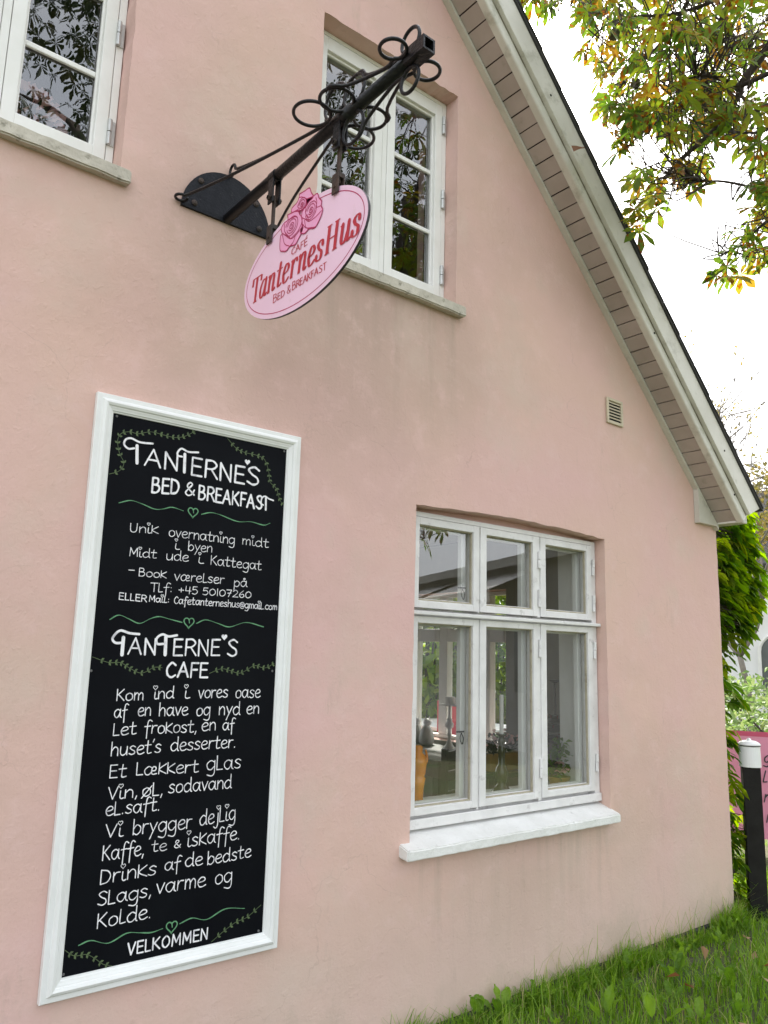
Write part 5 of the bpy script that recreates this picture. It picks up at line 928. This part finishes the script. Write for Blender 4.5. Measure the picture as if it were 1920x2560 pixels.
for dx, lab in ((0, 'white ceramic cat facing the room beside the table end'), (-.10, 'white ceramic cat at the far left of the lower left pane')):
    ct = empty('cat_figurine', (4.45, 2.33-dx*1.3, .77), lab, 'figurine', 'white cat figurines')
    b = MB(); b.lathe([(.05, 0), (.062, .02), (.064, .06), (.050, .11), (.030, .145), (.026, .155)], (0, 0, 0), 18); b.build('body', M['ceramic'], ct, smooth=True)
    b = MB(); b.blob((0, -.008, .178), (.034, .036, .032), 1, .05, 2)
    for sx in (-1, 1): b.add([(sx*.030, -.01, .19), (sx*.008, -.01, .203), (sx*.024, -.008, .228), (sx*.018, .01, .197)], [(0, 1, 2), (1, 3, 2), (3, 0, 2), (0, 3, 1)])
    b.build('head', M['ceramic'], ct, smooth=False)
for dy, lab in ((0, 'white turned candle stand with a plate of candles, left one'), (-.17, 'white turned candle stand with a plate of candles, right one')):
    cs = thing_lathe('candle_stand', 'stand', [(.055, 0), (.06, .007), (.030, .04), (.013, .08), (.013, .16), (.030, .172), (.034, .20), (.020, .22), (.024, .232), (.010, .245), (.010, .335), (.075, .340), (.078, .348)], (4.36, 1.966+dy*.7, .77), 'ceramic', lab, 'candle stand')
    b = MB(); b.lathe([(.040, .3482), (.042, .40), (.036, .405)], (0, 0, 0), 16); b.build('candle', M['wax'], cs)
pl = empty('planter', (3.86, .98, .735), 'yellow planter of small white flowers behind the candlestick', 'planter')
b = MB(); b.box(-.15, .15, -.07, .07, .0505, .16, .01); b.build('box', M['ochre'], pl); b = MB()
for k in range(120): simple_leaf(b, Vector((rg.uniform(-.15, .15), rg.uniform(-.07, .07), rg.uniform(.15, .25))), rdir(rg), Vector((0, 0, 1))+rdir(rg), .05, .025, rg.random()*.4)
b.build('leaf', M['darkleaf'], pl, tint=True); b = MB()
for k in range(40): simple_leaf(b, Vector((rg.uniform(-.15, .15), rg.uniform(-.07, .07), rg.uniform(.22, .28))), rdir(rg), rdir(rg), .035, .03, rg.random())
b.build('bloom', M['blush'], pl, tint=True)
ps = empty('side_table', (3.86, .98, .015), 'small dark table under the yellow planter', 'table'); b = MB(); b.box(-.2, .2, -.14, .14, .74, .77, .004); b.build('tabletop', M['wood'], ps)
for sx in (-1, 1):
    for sy in (-1, 1): b = MB(); b.box(sx*.17-.018, sx*.17+.018, sy*.11-.018, sy*.11+.018, 0, .7395); b.build('leg', M['wood'], ps)
for ch in list(ps.children): pass
pic = empty('wall_picture', (4.58, 1.22, .78), 'grey panel with a dark feather and two dark discs on the inner wall', 'picture')
b = MB(); b.box(-.012, 0, -.24, .22, .0, .58, .002); b.build('panel', M['room'], pic)
ik = Ink(lambda u, v_, l: (-.0135-l, u, v_)); ik.fill([(.10, .36), (.03, .30), (-.06, .17), (-.08, .12), (-.02, .18), (.07, .28)], True); ik.fill([(.015+.032*math.cos(a), .11+.032*math.sin(a)) for a in [k*.5236 for k in range(12)]], True); ik.fill([(.045+.032*math.cos(a), .02+.032*math.sin(a)) for a in [k*.5236 for k in range(12)]], True); ik.b.build('painted_shape', M['black'], pic)
rc = empty('garden_chair', (5.6, 3.20, 0), 'red high-backed chair outside the garden window', 'chair'); b = MB(); b.box(-.03, 0, -.22, .22, .45, 1.04, .01); b.build('backrest', M['crimson'], rc); b = MB(); b.box(-.03, .42, -.22, .22, .40, .449, .01); b.build('seat', M['crimson'], rc)
for x in (0, .38):
    for y in (-.19, .19): b = MB(); b.box(x-.02, x+.02, y-.02, y+.02, -.06, .3995); b.build('leg', M['crimson'], rc)
gt = empty('garden_table', (6.3, 3.9, 0), 'white table in the garden seen through the room', 'table'); b = MB(); b.box(-.5, .5, -.7, .7, .70, .74, .004); b.build('tabletop', M['enamel'], gt)
for sx in (-.42, .42):
    for sy in (-.6, .6): b = MB(); b.box(sx-.025, sx+.025, sy-.025, sy+.025, -.06, .6995); b.build('leg', M['enamel'], gt)
dv = empty('dried_bouquet', (.55, .36, 3.17), 'dusty pink dried bouquet standing inside the upper left window', 'bouquet')
b = MB(); b.lathe([(.05, 0), (.06, .01), (.07, .08), (.045, .14), (.05, .15)], (0, 0, 0), 16); b.build('vase', M['ceramic'], dv, smooth=True); b = MB()
for k in range(160): d = rdir(rg); simple_leaf(b, Vector((d.x*.11+.02, d.y*.07, .27+d.z*.13)), d, rdir(rg), .05, .035, rg.random())
b.build('bloom', M['blush'], dv, tint=True)

# ---------------------------------------------------------------- grass, weeds and fallen leaves
rg = random.Random(77); g = MB()
def blade(x, y, h, wd, t, lean):
    a = rg.uniform(0, 2*math.pi); d = Vector((math.cos(a), math.sin(a), 0)); s = Vector((-d.y, d.x, 0))*wd; o = Vector((x, y, -.065)); p = []
    for k, q in ((0, 0), (.35, .25), (.7, .6), (1, 1)):
        c = o + Vector((0, 0, h*(k - .25*lean*k*k))) + d*(h*lean*q*q); ww = 1-.85*k
        p += [c - s*ww, c + s*ww]
    g.add(p, [(0, 1, 3, 2), (2, 3, 5, 4), (4, 5, 7, 6)], t)
def gr(x, y): return .55 + 1.25*max(0, noise.noise(Vector((x*2.6, y*2.6, 3)))+.25) + .55*max(0, noise.noise(Vector((x*9, y*9, 5))))
N_ = 0
while N_ < 21000:
    x = rg.uniform(2.15, 6.3); y = -1.55*rg.random()**.9 - .004 if x < 4.9 else rg.uniform(-1.4, 1.0)
    if x < 2.7 and y > -.10 + (x-2.7)*.5 and rg.random() < .7: continue
    if rg.random() < .25 and x < 4.9: y = -.004 - .08*rg.random()
    k = gr(x, y); h = rg.uniform(.05, .145)*k; t = rg.random()**1.3 if rg.random() < .95 else 1.0
    blade(x, y, h, rg.uniform(.0022, .0052), t*.8 if t < 1 else 1.0, rg.uniform(.1, 1.0)); N_ += 1
for k in range(220):
    x = 2.75 + 2.2*rg.random()**.8; blade(x, -.01-.05*rg.random(), rg.uniform(.14, .30), .0018, rg.choice((.3, .5, 1.0)), rg.uniform(.2, .9))
for k in range(2600): blade(rg.uniform(5.0, 9.5), rg.uniform(-.6, 3.0), rg.uniform(.06, .14), .004, rg.random(), rg.uniform(.2, 1))
tag(g.build('grass', M['grass'], tint=True), kind='stuff')
def oval(b, o, d, up, L, W, tint):
    d = d.normalized(); s = d.cross(up).normalized(); n = s.cross(d); vs = []; K = 8; c = rg.uniform(.15, .5); wv = rg.uniform(0, 6)
    for i in range(K+1):
        t = i/K; w = W*.5*math.sin(math.pi*min(1, t*.96+.02)**.8)**.75; m_ = o + d*(L*t) - Vector((0, 0, 1))*(L*c*t*t)
        for k in (-1, -.5, 0, .5, 1): vs.append(m_ + s*(w*k) + n*(W*.16*abs(k)**1.5 + .006*math.sin(t*11+wv+k*2)*abs(k)))
    b.add(vs, [(i*5+k, i*5+k+1, i*5+k+6, i*5+k+5) for i in range(K) for k in range(4)], tint)
def dock(x, y, n, L, label, group=None, up=.8):
    o = empty('dock_plant', (x, y, -.06), label, 'weed', group); b = MB()
    for k in range(n):
        a = k*2.4 + rg.random(); d = Vector((math.cos(a)*rg.uniform(.2, .7), math.sin(a)*rg.uniform(.2, .7), up)); l = L*rg.uniform(.7, 1.2); st_ = d.normalized()*l*.45
        b.tube([(0, 0, 0), tuple(st_)], .0028, 5, tint=.3); oval(b, st_, d, Vector((-d.x, -d.y, .9))+rdir(rg)*.3, l*.75, l*rg.uniform(.20, .30), rg.random())
    b.build('leaf_rosette', M['dock'], o, tint=True); return o
dock(2.62, -.035, 2, .20, 'lone dock plant against the pink wall at the left end of the grass', up=1.2)
WD = [(2.75, -.07), (2.98, -.06), (3.15, -.16), (2.85, -.28), (3.05, -.38), (3.28, -.09), (3.42, -.24), (3.2, -.52), (3.5, -.42), (3.63, -.10), (3.72, -.30), (3.38, -.62), (3.60, -.68), (3.95, -.18), (3.88, -.48), (4.15, -.09), (4.2, -.33), (4.05, -.72), (4.42, -.16), (4.5, -.5), (4.62, -.10), (3.1, -.75), (2.95, -.55), (4.78, -.12)]
LBL = ['by the dark plinth', 'in long grass', 'close to the pink wall', 'out in the lawn']
for i, (x, y) in enumerate(WD): dock(x, y, rg.randint(3, 7), rg.uniform(.10, .175), 'broad leaved dock weed growing in the grass below the pink wall', 'dock weeds in the lawn')
def dry(x, y, z, L, label, group='fallen leaves in the grass', d=None, name='fallen_leaf'):
    o = empty(name, (x, y, z), label, 'leaf', group); b = MB(); d = d or Vector((rg.uniform(-1, 1), rg.uniform(-1, 1), rg.uniform(-.2, .3)))
    leaflet(b, Vector((0, 0, 0)), d, Vector((0, 0, 1))+rdir(rg)*.9, L, L*.55, rg.random(), rg.uniform(-.2, .3), .5); b.build('blade', M['dry'], o, tint=True)
for x, y in [(3.55, -.36), (3.62, -.46), (3.9, -.36), (4.25, -.42), (3.95, -.62), (4.1, -.55), (4.4, -.3), (4.6, -.42), (4.02, -.85), (3.4, -.78), (4.7, -.7)]: dry(x, y, rg.uniform(.01, .05), rg.uniform(.06, .10), 'dry brown leaf lying in the grass')
dry(3.146, -0.300, 4.189, .13, 'single brown leaf hanging by the bargeboard', None, Vector((-.5, -.05, -.28)), 'dangling_leaf')
